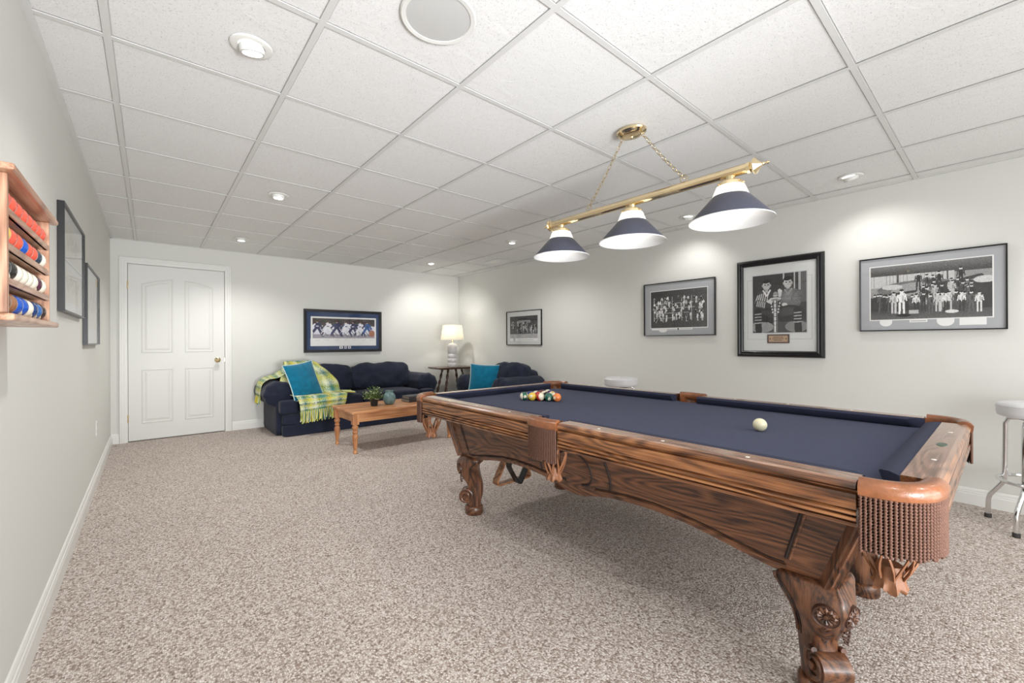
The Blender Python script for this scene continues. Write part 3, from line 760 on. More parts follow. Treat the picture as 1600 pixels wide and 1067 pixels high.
RK = [ # (row, col, colour, number, stripe, label)
 (0, 0, 'orange', '5', 0, (0, 0, 2.4), 'solid orange ball at the near tip of the racked triangle'),
 (1, 0, 'green', '6', 0, (0, .35, .15), 'solid green ball right behind the orange tip ball, white number spot showing'),
 (1, 1, 'maroon', '15', 1, (1.4, .3, 1), 'maroon striped ball behind the orange tip ball on the right'),
 (2, 0, 'red', '11', 1, (0, 1.3, .6), 'pinkish white striped ball third from the tip on the left edge'),
 (2, 1, 'black', '8', 0, (0, .3, .5), 'black ball in the middle of the racked triangle'),
 (2, 2, 'yellow', '9', 1, (1.2, .9, .2), 'yellow striped ball on the right edge of the triangle'),
 (3, 0, 'yellow', '1', 0, (0, -.2, -.3), 'solid yellow ball on the left edge of the triangle beside the green striped ball'),
 (3, 1, 'red', '3', 0, (0, .4, .3), 'solid red ball inside the fourth row of the triangle'),
 (3, 2, 'orange', '13', 1, (.8, .5, .3), 'orange striped ball inside the fourth row of the triangle'),
 (3, 3, 'purple', '4', 0, (0, .2, .4), 'solid purple ball on the right edge of the fourth row'),
 (4, 0, 'green', '14', 1, (1.57, 0, .25), 'green striped ball at the far left corner of the triangle'),
 (4, 1, 'blue', '2', 0, (0, .2, .9), 'solid blue ball in the back row beside the green striped ball'),
 (4, 2, 'purple', '12', 1, (.9, .3, .3), 'purple striped ball in the middle of the back row'),
 (4, 3, 'maroon', '7', 0, (0, .2, .4), 'solid maroon ball in the back row near the far pocket'),
 (4, 4, 'blue', '10', 1, (.6, .9, .3), 'blue striped ball at the far right corner of the triangle')]
for r_, c_, col, num, st, rot, lab in RK:
    x = 2.055+(c_-r_/2)*BR*2.01; y = 1.945+r_*BR*1.742
    a = tocam(x, y)
    o = ball((x, y, ZS+BR), ball_mat('ball_%s_%s' % (col, 'stripe' if st else 'solid'), BC[col], bool(st)), (rot[0], rot[1], a+rot[2]), num)
    T(o, lab, 'ball', 'racked pool balls')
o = ball((2.048, .712, ZS+BR), plain('cue_ball_ivory', rgb(228, 222, 188), .15, coat=.5), (0, 0, 0), None, 'cue_ball'); T(o, 'ivory cue ball alone on the navy cloth', 'ball')

# ================================================================== BILLIARD LIGHT
LX, LY, LZ = 2.055, 1.365, 1.910
bl = thing('billiard_light', 'brass three-lamp billiard light with navy and white cone shades', 'ceiling light', (LX, LY, 0))
mb = MB(); HB = .615; rings = []
for y in (-HB, HB):
    rings.append([((.021+(.002 if k % 2 else 0))*cos(2*pi*k/24), y, LZ+(.021+(.002 if k % 2 else 0))*sin(2*pi*k/24)) for k in range(24)])
mb.loft(rings); mb.build('bar', BRASS, bl, True, angle=60)
for s_ in (-1, 1):
    mb = MB(); R3 = Vector((0, 0, 1)).rotation_difference(Vector((0, s_, 0))).to_matrix()
    mb.lathe([(0, -.01), (.026, -.01), (.026, .004), (.018, .006), (.019, .012), (.036, .018), (.038, .022), (.022, .034), (.010, .046), (.006, .050), (.009, .055), (.006, .06), (.004, .066), (.007, .071), (.004, .078), (0, .08)], (0, s_*HB, LZ), 8 if s_ else 24, M3=R3)
    mb.build('finial', BRASS, bl, False)
mb = MB(); mb.lathe([(0, 0), (.055, -.0), (.062, -.006), (.060, -.014), (.05, -.020), (.046, -.024), (.03, -.028), (.008, -.03), (.006, -.038), (0, -.04)], (0, 0, zc-.001), 40)
can = xf(mb, Matrix.Translation((0, 0, 0)) @ Matrix.Translation((0,0,zc)) @ Matrix.Diagonal((1.15, 1.4, 1.2, 1)) @ Matrix.Translation((0,0,-zc))).build('canopy', BRASS, bl, True)
CHB = plain('chain_brass', (.55, .45, .28), .28, metal=1)
def link_mesh():
    m_ = MB(); pts = []
    for k in range(20):
        a = 2*pi*k/20; pts.append((.0085*cos(a), 0, .0150*sin(a)))
    m_.tube(pts, .0019, 6, closed=True); o_ = m_.build('chain_link', CHB, bl, True); return o_
lk = link_mesh(); first = True
for s_ in (-1, 1):
    P0 = Vector((0, s_*.055, zc-.024)); P1 = Vector((0, s_*.305, LZ+.045)); d = P1-P0; n_ = int(d.length/.0252)
    for k in range(n_+1):
        t = (k+.3)/(n_+.6); p = P0+d*t - Vector((0, 0, .012*sin(pi*t))); q = Vector((0, 0, 1)).rotation_difference(d.normalized()) 
        from mathutils import Quaternion
        q = q @ Quaternion((0, 0, 1), (pi/2)*(k % 2)+.4)
        if first: c_ = lk; first = False
        else: c_ = lk.copy(); COL.objects.link(c_); c_.parent = bl
        c_.rotation_mode = 'QUATERNION'; c_.rotation_quaternion = q; c_.location = p
    mb = MB(); mb.tube([(0, s_*.305+.019*cos(2*pi*k/24), LZ+.040+.019*sin(2*pi*k/24)) for k in range(24)], .0022, 6, closed=True); mb.tube([(0, s_*.305, LZ+.018), (0, s_*.305, LZ+.026)], .005, 8)
    mb.build('hanging_ring', CHB, bl, True)
OPAL = translucent('opal_glass', rgb(246, 246, 244), .55)
LINER = translucent('shade_liner_white', rgb(244, 244, 242), .06)
SHN = plain('shade_navy', rgb(66, 68, 82), .38, coat=.2)
for k, dy in enumerate((.535, 0, -.53)):
    mb = MB(); mb.lathe([(.078, 1.800), (.079, 1.799), (.179, 1.688), (.1785, 1.686), (.0775, 1.7975)], (0, dy, 0), 56); sh = mb.build('lamp_shade', SHN, bl, True, angle=60)
    mb = MB(); mb.lathe([(.052, 1.848), (.060, 1.846), (.0785, 1.8005), (.0765, 1.7995), (.057, 1.843), (.050, 1.845)], (0, dy, 0), 48); mb.build('shade_neck', OPAL, sh, True)
    mb = MB(); mb.lathe([(.0765, 1.7985), (.1775, 1.6855), (.181, 1.684), (.181, 1.687), (.1795, 1.689)], (0, dy, 0), 56); mb.build('shade_liner', LINER, sh, True, angle=60)
    mb = MB(); mb.lathe([(0, 1.892), (.022, 1.892), (.020, 1.876), (.034, 1.872), (.050, 1.866), (.054, 1.862), (.054, 1.846), (.050, 1.842), (.030, 1.842), (0, 1.842)], (0, dy, 0), 24)
    for j in range(3):
        a = j*2.09+.5; mb.tube([(.05*cos(a), dy+.05*sin(a), 1.853), (.064*cos(a), dy+.064*sin(a), 1.853)], .0035, 8)
    mb.build('fitter', BRASS, sh, True)
    mb = MB(); mb.lathe([(0, 1.842), (.012, 1.842), (.013, 1.825), (.02, 1.81), (.027, 1.79), (.026, 1.772), (.016, 1.757), (0, 1.752)], (0, dy, 0), 20); mb.build('bulb', emis('shade_bulb', (1, .96, .9), 12), sh, True)
    light('POINT', 'shade_lamp', (LX, LY+dy, 1.80), 11, (1, .97, .93), shadow_soft_size=.03)

# ================================================================== PICTURES
class Cv:
    def __init__(s, nx, ny, c=(.5, .5, .5)):
        s.nx, s.ny = nx, ny; s.a = np.zeros((ny, nx, 3)); s.a[:] = c
        s.X, s.Y = np.meshgrid((np.arange(nx)+.5)/nx, (np.arange(ny)+.5)/ny)   # y down from the top
        s.asp = nx/ny; s.rs = np.random.RandomState(5)
    def el(s, x, y, rx, ry, c, rot=0):
        dx = (s.X-x)*s.asp; dy = s.Y-y; u = dx*cos(rot)+dy*sin(rot); v = -dx*sin(rot)+dy*cos(rot)
        s.a[(u/rx)**2+(v/ry)**2 < 1] = c
    def re(s, x0_, y0_, x1_, y1_, c): s.a[(s.X >= x0_) & (s.X < x1_) & (s.Y >= y0_) & (s.Y < y1_)] = c
    def ln(s, x0_, y0_, x1_, y1_, w_, c):
        ax, ay, bx, by = x0_*s.asp, y0_, x1_*s.asp, y1_; px, py = s.X*s.asp, s.Y; L_ = (bx-ax)**2+(by-ay)**2+1e-9
        t = np.clip(((px-ax)*(bx-ax)+(py-ay)*(by-ay))/L_, 0, 1); s.a[(px-ax-t*(bx-ax))**2+(py-ay-t*(by-ay))**2 < w_*w_] = c
    def noise(s, amp, gray=True):
        n_ = s.rs.randn(s.ny, s.nx, 1 if gray else 3); s.a = np.clip(s.a+n_*amp, 0, 1)
def G(v): return (v/255,)*3
def make_print(cv, w_, h_, name, parent, M, mat=PRINT):
    """grid mesh in local x (right) / z (up), M maps it into place"""
    nx, ny = cv.nx, cv.ny
    xs_ = np.linspace(-w_/2, w_/2, nx+1); zs_ = np.linspace(h_/2, -h_/2, ny+1)
    V = [tuple(M @ Vector((x, 0, z))) for z in zs_ for x in xs_]
    idx = np.arange((nx+1)*(ny+1)).reshape(ny+1, nx+1)
    Fq = np.stack([idx[1:, :-1], idx[1:, 1:], idx[:-1, 1:], idx[:-1, :-1]], -1).reshape(-1, 4)
    me = bpy.data.meshes.new(name); me.from_pydata(V, [], Fq.tolist()); me.materials.append(mat)
    c = cv.a.reshape(-1, 3); c = np.where(c <= .04045, c/12.92, ((c+.055)/1.055)**2.4)
    c = np.concatenate([c, np.ones((len(c), 1))], 1).repeat(4, 0).astype(np.float32)
    at = me.color_attributes.new('print', 'FLOAT_COLOR', 'CORNER'); at.data.foreach_set('color', c.ravel())
    o_ = bpy.data.objects.new(name, me); COL.objects.link(o_); o_.parent = parent; return o_
def picture(name, label, loc, rz, W_, H_, fw, fd, mat_col, pics, frame_mat=BLACK, prof=None, extra=None, group=None, gl=True):
    """local frame: x right, -y toward the viewer, z up; back at y=0"""
    o_ = thing(name, label, 'picture', loc, rz, group)
    mb = MB(); prof = prof or [(0, 0), (0, -fd), (fw*.15, -fd*1.0), (fw, -fd*.9), (fw, 0)]
    path = [(-W_/2, 0, -H_/2), (W_/2, 0, -H_/2), (W_/2, 0, H_/2), (-W_/2, 0, H_/2)]; dirs = [(1, 0, 1), (-1, 0, 1), (-1, 0, -1), (1, 0, -1)]
    rings = []
    for (p, d) in zip(path, dirs): rings.append([(p[0]+d[0]*a, b, p[2]+d[2]*a) for a, b in prof])
    rings.append(rings[0]); mb.loft(rings, True, False); mb.build('frame', frame_mat, o_)
    mb = MB(); mb.box((-W_/2+fw*.6, -.001, -H_/2+fw*.6), (W_/2-fw*.6, -.012, H_/2-fw*.6)); mt = mb.build('mat_board', mat_col, o_)
    for (cx, cz, pw, ph, cv, border, nm) in pics:
        if border:
            bw, bc, bz = border
            mb = MB(); mb.box((cx-pw/2-bw, -.0118, cz-ph/2-bw-bz), (cx+pw/2+bw, -.0126, cz+ph/2+bw)); mb.build('print_border', bc, mt)
        make_print(cv, pw, ph, nm, mt, Matrix.Translation((cx, -.0132, cz)))
    if extra: extra(mt)
    if gl:
        mb = MB(); mb.add([(-W_/2+fw*.8, -fd*.62-.003, -H_/2+fw*.8), (W_/2-fw*.8, -fd*.62-.003, -H_/2+fw*.8), (W_/2-fw*.8, -fd*.62-.003, H_/2-fw*.8), (-W_/2+fw*.8, -fd*.62-.003, H_/2-fw*.8)], [(0, 1, 2, 3)])
        mb.build('glass_pane', GLASS, o_)
    return o_
MATG = plain('mat_grey', rgb(172, 174, 178), .8); MATW = plain('mat_white', rgb(214, 216, 214), .8); PAPER = plain('paper_white', rgb(236, 236, 234), .8)
MATB = plain('mat_blue', rgb(44, 66, 104), .8)
RW = lambda y, z: (x1-.001, y, z)

def person(c, x, y, s, body, face=200, legs=None, arms=True):
    """standing small figure, head top at y"""
    legs = legs or body
    c.el(x, y+.10*s, .055*s, .07*s, G(face)); c.el(x, y+.05*s, .058*s, .04*s, G(25))
    c.el(x, y+.33*s, .085*s, .18*s, G(body)); c.el(x+.03*s/c.asp, y+.36*s, .03*s, .13*s, G(max(20, body-45))); 
    if arms: c.ln(x-.1*s/c.asp, y+.22*s, x-.13*s/c.asp, y+.46*s, .02*s, G(body)); c.ln(x+.1*s/c.asp, y+.22*s, x+.13*s/c.asp, y+.44*s, .02*s, G(body))
    c.ln(x-.05*s/c.asp, y+.48*s, x-.06*s/c.asp, y+.95*s, .03*s, G(legs)); c.ln(x+.05*s/c.asp, y+.48*s, x+.06*s/c.asp, y+.95*s, .03*s, G(legs))

# p4: crew posing in front of a propeller aircraft in a hangar
rs = np.random.RandomState(3)
c = Cv(230, 150, G(78)); c.Y_ = c.Y
c.a[:] = (np.interp(c.Y, [0, .2, .22, .55, .8, 1], [120, 60, 190, 150, 60, 95])/255)[..., None]
c.re(0, .18, .72, .42, G(196))
for k in range(24): c.re(k*.03, .18, k*.03+.003, .42, G(130))
c.re(.245, .1, .26, .5, G(70)); c.re(.66, .15, .675, .45, G(70)); c.re(.78, .2, .80, .4, G(80)); c.re(.72, .2, 1, .38, G(150)); c.re(0, .4, .3, .58, G(150)); c.re(.9, .38, 1, .85, G(44)); c.re(0, .58, .35, .84, G(45))
c.el(.47, .47, .62, .17, G(112), .02); c.el(.36, .46, .26, .12, G(160), -.12); c.el(.72, .5, .40, .15, G(48)); c.ln(.05, .56, .40, .50, .022, G(46)); c.ln(.62, .42, .92, .30, .03, G(52)); c.el(.95, .37, .13, .06, G(205)); c.el(.2, .4, .14, .05, G(205)); c.el(.19, .55, .07, .02, G(210)); c.el(.29, .53, .04, .02, G(220))
for x, y, b in ((.43, .12, 40), (.50, .17, 70), (.55, .19, 50), (.60, .13, 46), (.77, .09, 36)):
    person(c, x, y+.03, .36, b, 225)
for k in range(20): x = .46+rs.rand()*.4; person(c, x, .30+rs.rand()*.2, .34, int(rs.choice([40, 60, 110, 190])), 215)
for k in range(9): x = .04+k*.028; person(c, x, .50+rs.rand()*.05, .36, int(rs.choice([50, 150, 90])), 215)
person(c, .215, .48, .42, 205, 225); person(c, .285, .44, .5, 240, 235)
for k in range(11): person(c, .36+k*.053+rs.rand()*.02, .52+rs.rand()*.06, .36, int(rs.choice([50, 70, 200, 225, 90])), 225)
for x in (.41, .655, .775): person(c, x, .54, .36, 228, 230, 40)
c.el(.30, .93, .10, .03, G(20)); c.el(.70, .89, .08, .03, G(225)); c.re(.35, .84, .43, .91, G(190)); c.noise(.05)
def p4x(mt):
    for pts in ([(.0+.22*cos(a), .0) for a in (0,)],): pass
    def blob(cx, top, w_, h_, rnd=True):
        m_ = MB(); pts = [(cx-w_/2, top), (cx+w_/2, top)]
        if rnd: pts += [(cx+w_/2*cos(a), top-h_*.35-h_*.65*sin(a)) for a in np.linspace(0, pi, 12)]
        else: pts += [(cx+w_/2, top-h_), (cx-w_/2, top-h_)]
        pts = pts[::-1]; m_.add([(x, -.0128, z) for x, z in pts], [tuple(range(len(pts)))]); m_.build('caption_tab', PAPER, mt)
    blob(-.225, -.198, .072, .048); blob(.094, -.198, .088, .055); blob(.225, -.198, .126, .05, False); blob(-.045, -.200, .095, .02, False)
    m_ = MB()
    for k in range(16): m_.box((-.085+k*.005, -.0128, -.2125), (-.085+k*.005+.0032, -.0131, -.2075))
    m_.build('caption_text', plain('ink_grey', rgb(90, 92, 96), .8), mt)
picture('framed_photo', 'wide framed black-and-white photo of an aircraft crew, grey mat, rightmost on the wall', RW(.378, 1.480), pi/2*-1, .762, .563, .008, .028, MATG,
        [(.0, .008, .628, .404, c, (.007, PAPER, 0), 'print')], extra=p4x)

# p3: two men beside a trophy
c = Cv(150, 186, G(58)); D = G(46)
c.re(.78, 0, .80, .3, G(190)); c.re(.86, 0, .90, .3, G(170)); c.re(.90, 0, 1, .5, G(90)); c.re(.0, 0, .78, .35, G(52)); c.re(.58, 0, .605, .1, G(200))
c.re(0, .8, 1, 1, G(70)); c.el(.18, .9, .18, .1, G(150)); c.el(.82, .9, .16, .1, G(130))
# left man
def shade(x, y, rx, ry, g, rot=0):
    for k in range(4): c.el(x-.012*k, y-.012*k, rx*(1-.2*k), ry*(1-.2*k), G(g+9*k), rot)
shade(.24, .40, .17, .17, 50); shade(.17, .46, .13, .12, 60, .3)
for k in range(6): c.ln(.10+k*.04, .31+.012*abs(k-3), .05+k*.045, .47, .007, G(205))
c.ln(.10, .47, .30, .52, .045, G(62))
for k in range(5): c.ln(.10+k*.035, .44+k*.008, .08+k*.035, .53+k*.008, .007, G(200))
def head(x, y, w_, h_):
    c.el(x, y-.035, w_*1.12, h_*.9, G(22)); c.re(x-.02, y+h_*.6, x+.03, y+h_*1.5, G(170))
    shade(x, y, w_, h_, 178); c.el(x, y-h_*.92, w_*1.05, h_*.42, G(24), -.15)
    for q in (-1, 1): c.el(x+q*w_*.42/c.asp+.004, y-h_*.08, .012, .006, G(50)); c.el(x+q*w_*.42/c.asp+.004, y-h_*.24, .018, .005, G(60)); c.el(x+q*w_*1.05/c.asp, y, .012, .022, G(170))
    c.ln(x+.006, y, x+.010, y+h_*.28, .005, G(150)); c.ln(x-.02, y+h_*.52, x+.028, y+h_*.50, .006, G(228)); c.ln(x-.024, y+h_*.46, x+.03, y+h_*.44, .002, G(80)); c.ln(x-.02, y+h_*.62, x+.028, y+h_*.60, .002, G(120))
head(.27, .185, .058, .080); head(.67, .17, .060, .084)
c.ln(.21, .27, .27, .36, .013, G(222)); c.ln(.34, .27, .28, .36, .013, G(222))
# right man
shade(.72, .42, .17, .16, 104); shade(.83, .44, .08, .15, 96, .2); c.ln(.62, .28, .67, .36, .012, G(150)); c.ln(.74, .27, .68, .36, .012, G(150))
c.ln(.52, .27, .52, .38, .016, G(216)); c.ln(.55, .29, .53, .38, .014, G(206)); c.ln(.50, .28, .51, .38, .012, G(200)); c.ln(.84, .48, .66, .53, .04, G(112)); c.el(.61, .53, .04, .03, G(205)); c.el(.34, .46, .045, .034, G(205))
# trousers and striped socks
shade(.27, .70, .20, .12, 38); shade(.70, .68, .22, .14, 44); c.ln(.56, .78, .84, .74, .045, G(42)); c.ln(.36, .80, .16, .70, .04, G(38))
for x in (.10, .84):
    c.ln(x, .62, x+.015, .97, .052, G(38))
    for k in range(4): c.ln(x-.055, .675+k*.052, x+.065, .67+k*.052, .0085, G(178))
# trophy
for k in range(8): c.el(.44, .42+k*.004, .085-.004*k, .022, G(226-12*k))
c.el(.44, .345, .035, .045, G(150)); c.ln(.40, .37, .48, .37, .007, G(225)); c.ln(.44, .46, .44, .98, .030, G(120)); c.ln(.435, .46, .435, .98, .012, G(226)); c.ln(.455, .46, .455, .98, .004, G(80))
for k in range(6): c.ln(.39, .50+k*.075, .49, .50+k*.075, .004, G(70))
for k in range(4): c.el(.36+.01*k, .50+k*.05, .013, .016, G(205)); c.el(.52-.01*k, .50+k*.05, .013, .016, G(205))
c.noise(.045)
PB = [(0, 0), (0, -.02), (.008, -.034), (.022, -.038), (.030, -.030), (.036, -.030), (.044, -.036), (.052, -.030), (.056, -.020), (.056, 0)]
def p3x(mt):
    m_ = MB(); m_.box((-.088, -.0125, -.321), (.088, -.017, -.241)); pl_ = m_.build('plaque_border', plain('bronze', rgb(96, 80, 72), .4, metal=.4), mt)
    m_ = MB(); m_.box((-.075, -.017, -.309), (.075, -.019, -.253)); m_.build('plaque', plain('plaque_gold', rgb(190, 160, 134), .35, metal=.3), mt)
    m_ = MB()
    for r_, (n_, z) in enumerate(((12, -.266), (14, -.280), (10, -.294))):
        for k in range(n_): m_.box(((k-n_/2)*.0066, -.0189, z-.003), ((k-n_/2)*.0066+.0045, -.0193, z+.003))
    for s_ in (-1, 1): m_.lathe([(0, 0), (.006, 0)], (s_*.063, -.0194, -.281), 5, M3=M90)
    m_.build('plaque_lettering', BLACK, mt)
    m_ = MB()
    for a, b in (((-.2555, .262), (.2555, .2635)), ((-.2555, -.285), (-.09, -.2835)), ((.09, -.285), (.2555, -.2835)), ((-.2555, -.285), (-.254, .2635)), ((.254, -.285), (.2555, .2635))):
        m_.box((a[0], -.0121, a[1]), (b[0], -.0126, b[1]))
    m_.build('mat_line', plain('ink_line', rgb(120, 120, 122), .8), mt)
picture('framed_photo', 'tall heavy black framed photo of two men with a trophy and brass plaque', RW(1.333, 1.427), -pi/2, .69, .893, .056, .036, MATW,
        [(.004, .037, .425, .525, c, (.008, plain('mat_bevel', rgb(196, 198, 200), .7), 0), 'print')], prof=PB, extra=p3x)

# p2: team crowd on scaffolding
c = Cv(170, 108, G(58)); c.a[:] = (np.interp(c.X+c.Y*.3, [0, .5, 1.2], [52, 66, 88])/255)[..., None]
rs = np.random.RandomState(11)
for k in range(5): c.re(.06+k*.17, .18+.03*(k % 2), .068+k*.17, .82, G(225))
for k in range(4): c.re(.06, .34+k*.13, .9-.1*k, .352+k*.13, G(220))
c.ln(.1, .85, .22, .55, .008, G(190)); c.ln(.24, .85, .1, .55, .008, G(190))
for k in range(95):
    x = .05+rs.rand()*.9; y = (.12+.1*abs(x-.5))+rs.rand()*.52; person(c, x, y, .2, int(rs.choice([230, 240, 90, 250, 40])), 235, int(rs.choice([230, 60])))
c.noise(.05)
def p2x(mt):
    m_ = MB(); pts = [(-.335+.0, -.205)]; 
    m_ = MB(); m_.box((-.305, -.0121, -.228), (.16, -.0127, -.212)); m_.build('caption_strip', PAPER, mt)
    m_ = MB(); pts = [(-.17+.05*cos(a), -.226-.026*sin(a)) for a in np.linspace(0, pi, 12)][::-1]; m_.add([(x, -.0125, z) for x, z in pts], [tuple(range(12))]); m_.build('caption_tab', PAPER, mt)
    m_ = MB(); m_.lathe([(0, 0), (.010, 0)], (0.005, -.0129, -.218), 8, M3=M90); m_.build('crest', plain('crest_ink', rgb(40, 40, 44), .7), mt)
    m_ = MB()
    for k in range(30):
        if abs(-.12+k*.009) > .02: m_.box((-.12+k*.009, -.0127, -.2215), (-.12+k*.009+.006, -.013, -.2175))
    m_.build('caption_text', plain('ink_grey', rgb(90, 92, 96), .8), mt)
picture('framed_photo', 'thin black framed photo of a crowd on scaffolding, grey mat, left of the trophy photo', RW(2.283, 1.477), -pi/2, .797, .58, .008, .028, MATG,
        [(.0, -.002, .632, .402, c, (.007, PAPER, .002), 'print')], extra=p2x)

# p1: small team photo near corner
c = Cv(100, 62, G(80)); c.re(0, 0, 1, .22, G(56)); c.re(.3, .2, .75, .3, G(150)); c.re(0, .8, 1, 1, G(176)); rs = np.random.RandomState(2)
for k in range(70): person(c, .04+rs.rand()*.92, .2+rs.rand()*.4, .26, int(rs.choice([30, 60, 150, 210])), 215)
c.noise(.07)
def p1x(mt):
    m_ = MB(); m_.box((-.308, -.0122, -.195), (.308, -.0127, -.155)); m_.build('caption_strip', PAPER, mt)
    m_ = MB(); m_.lathe([(.012, 0), (.020, 0)], (-.21, -.0129, -.178), 16, M3=M90); m_.build('crest', BLACK, mt)
    m_ = MB()
    for k in range(34): m_.box((-.12+k*.01, -.0127, -.181), (-.12+k*.01+.006, -.013, -.176))
    m_.build('caption_text', plain('ink_grey', rgb(90, 92, 96), .8), mt)
picture('framed_photo', 'small thin black framed team photo, white mat, above the navy armchair', RW(4.735, 1.338), -pi/2, .78, .52, .010, .024, MATW,
        [(0, .012, .62, .335, c, (.003, PAPER, 0), 'print')], extra=p1x)

# blue matted hockey print over the sofa
c = Cv(200, 74, (.86, .87, .9)); rs = np.random.RandomState(8)
c.a[:] = np.array([.88, .88, .92])
c.re(0, 0, 1, .36, (.2, .16, .15))
for _ in range(500): x, y = rs.rand(), rs.rand()*.36; c.el(x, y, .02, .03, tuple(np.array([.16, .12, .11])+rs.rand(3)*.22))
c.re(0, .34, 1, .37, (.4, .38, .38)); c.re(0, .80, 1, 1, (.62, .6, .64))
def skater(x, s_, jersey, trim, leanv):
    a = c.asp; c.el(x, .20, .035*s_, .06*s_, (.80, .66, .58)); c.el(x, .165, .036*s_, .03*s_, (.3, .2, .15)); c.el(x, .38, .115*s_, .16*s_, jersey, leanv)
    c.ln(x-.10/a, .30, x-.22/a, .46, .035, trim); c.ln(x+.10/a, .30, x+.20/a, .50, .04, jersey); c.ln(x-.05/a, .5, x-.20/a, .74, .055, jersey); c.ln(x+.05/a, .5, x+.18/a, .78, .055, jersey)
    c.ln(x-.20/a, .72, x-.24/a, .82, .035, trim); c.ln(x+.18/a, .74, x+.22/a, .84, .035, trim); c.ln(x+.1/a, .45, x+.42/a, .88, .012, (.25, .2, .18)); c.re(x-.018, .38, x+.018, .42, trim); c.el(x-.24/a, .88, .06, .015, (.15, .15, .2)); c.el(x+.24/a, .9, .06, .015, (.15, .15, .2))
NV = (.16, .18, .34); WH = (.92, .92, .95); BL = (.2, .36, .6)
for x, j, t, l in ((.07, NV, WH, .2), (.23, WH, (.3, .25, .3), -.3), (.37, NV, (.2, .2, .4), .2), (.52, WH, NV, -.2), (.63, NV, WH, .1), (.75, WH, NV, -.2), (.87, BL, NV, .2)): skater(x, 1, j, t, l)
c.el(.95, .75, .14, .18, (.66, .44, .34)); c.noise(.035, False)
def bx_(mt):
    m_ = MB(); m_.box((-.484, -.0119, -.218), (.484, -.0124, -.11)); m_.build('signature_strip', PAPER, mt)
    for k, (xx, w_) in enumerate(((-.052, .05), (.013, .034), (.072, .042))):
        m_ = MB(); m_.box((xx-w_/2, -.0121, -.262), (xx+w_/2, -.0127, -.224)); e = m_.build('crest_patch', PAPER, mt)
        m_ = MB(); m_.lathe([(0, 0), (.011, 0)], (xx, -.0129, -.243), 7, M3=M90); m_.build('crest', plain('crest_navy', rgb(60, 74, 120), .7), mt)
    m_ = MB(); rs_ = random.Random(3)
    for k in range(7):
        xx = -.42+k*.135; pts = [(xx+i*.008, -.0128, -.135+rs_.uniform(-.008, .008)) for i in range(9)]; m_.tube(pts, .0008, 4)
    m_.build('signature', plain('ink_blue', rgb(70, 70, 110), .7), mt)
picture('framed_print', 'wide dark framed colour print of hockey players, blue mat, above the sofa', (2.239, y1-.001, 1.300), 0, 1.148, .628, .038, .032, MATB,
        [(.005, .04, .92, .292, c, (.024, PAPER, .09), 'print')], extra=bx_)

# left wall pictures (seen almost edge-on)
c = Cv(90, 60, G(206)); c.a[:] = (np.array([.80, .79, .75])); 
for k in range(60): c.el(.1+rs.rand()*.8, .2+rs.rand()*.5, .05, .07, tuple(np.array([.66, .64, .6])+rs.rand()*.12))
c.noise(.02)
def lx(mt):
    m_ = MB(); m_.box((-.40, -.0122, -.004), (.40, -.0135, .0)); m_.build('mat_line', plain('ink_line', rgb(120, 120, 122), .8), mt)
picture('framed_print', 'larger framed pale print on the left wall, deep black frame, next to the ball rack', (x0+.001, 3.36, 1.552), pi/2, .84, .53, .010, .026, MATW,
        [(0, .105, .6, .18, c, None, 'print'), (0, -.12, .6, .17, c, None, 'print')], extra=lx)
picture('framed_print', 'smaller framed pale print on the left wall, lower and nearer the door', (x0+.001, 4.37, 1.392), pi/2, .88, .54, .010, .026, MATW,
        [(0, 0.02, .64, .36, c, None, 'print')])

# ================================================================== WALL BALL RACK
rx, ry0, ry1 = x0+.001, 1.445, 1.975; rd = .098
rk = thing('ball_rack', 'oak wall-mounted ball rack with four rows of balls, on the left wall', 'rack', (rx, 1.71, 1.18))
def rb(name, a, b, ax, bev=.003):
    m_ = MB(); m_.box((a[0]-rx+rx, a[1]-1.71, a[2]-1.18), (b[0], b[1]-1.71, b[2]-1.18)); return bevel(m_.build(name, oak_red(ax), rk), bev)
rb('back_panel', (0, ry0+.01, 1.19), (.008, ry1-.01, 1.51), 1)
rb('side_panel', (0, ry0, 1.198), (rd-.004, ry0+.016, 1.512), 2); rb('side_panel', (0, ry1-.016, 1.198), (rd-.004, ry1, 1.512), 2)
rb('top_board', (0, ry0-.03, 1.512), (rd+.012, ry1+.03, 1.528), 1, .005); rb('bottom_board', (0, ry0-.03, 1.182), (rd+.012, ry1+.03, 1.198), 1, .005)
rb('crest_rail', (0, ry0+.02, 1.528), (.016, ry1-.03, 1.560), 1, .006)
for yy in (1.56, 1.84):
    m_ = MB(); m_.lathe([(0, 0), (.006, 0), (.006, .02), (.009, .024), (.006, .03), (0, .032)], (.045, yy-1.71, 1.528-1.18), 12); m_.build('peg', oak_red(2), rk, True)
SH = [1.198, 1.277, 1.356, 1.435]
for k, z in enumerate(SH):
    if k == 0: continue
    rb('shelf', (.006, ry0+.015, z-.012), (rd-.006, ry1-.015, z), 1, .002)
    rb('shelf_lip', (rd-.014, ry0+.015, z-.012), (rd-.004, ry1-.015, z+.003), 1, .001)
rb('shelf_lip', (rd-.014, ry0+.015, 1.198), (rd-.004, ry1-.015, 1.201), 1, .002)
CO = rgb(222, 92, 72); CRM = rgb(236, 230, 214)
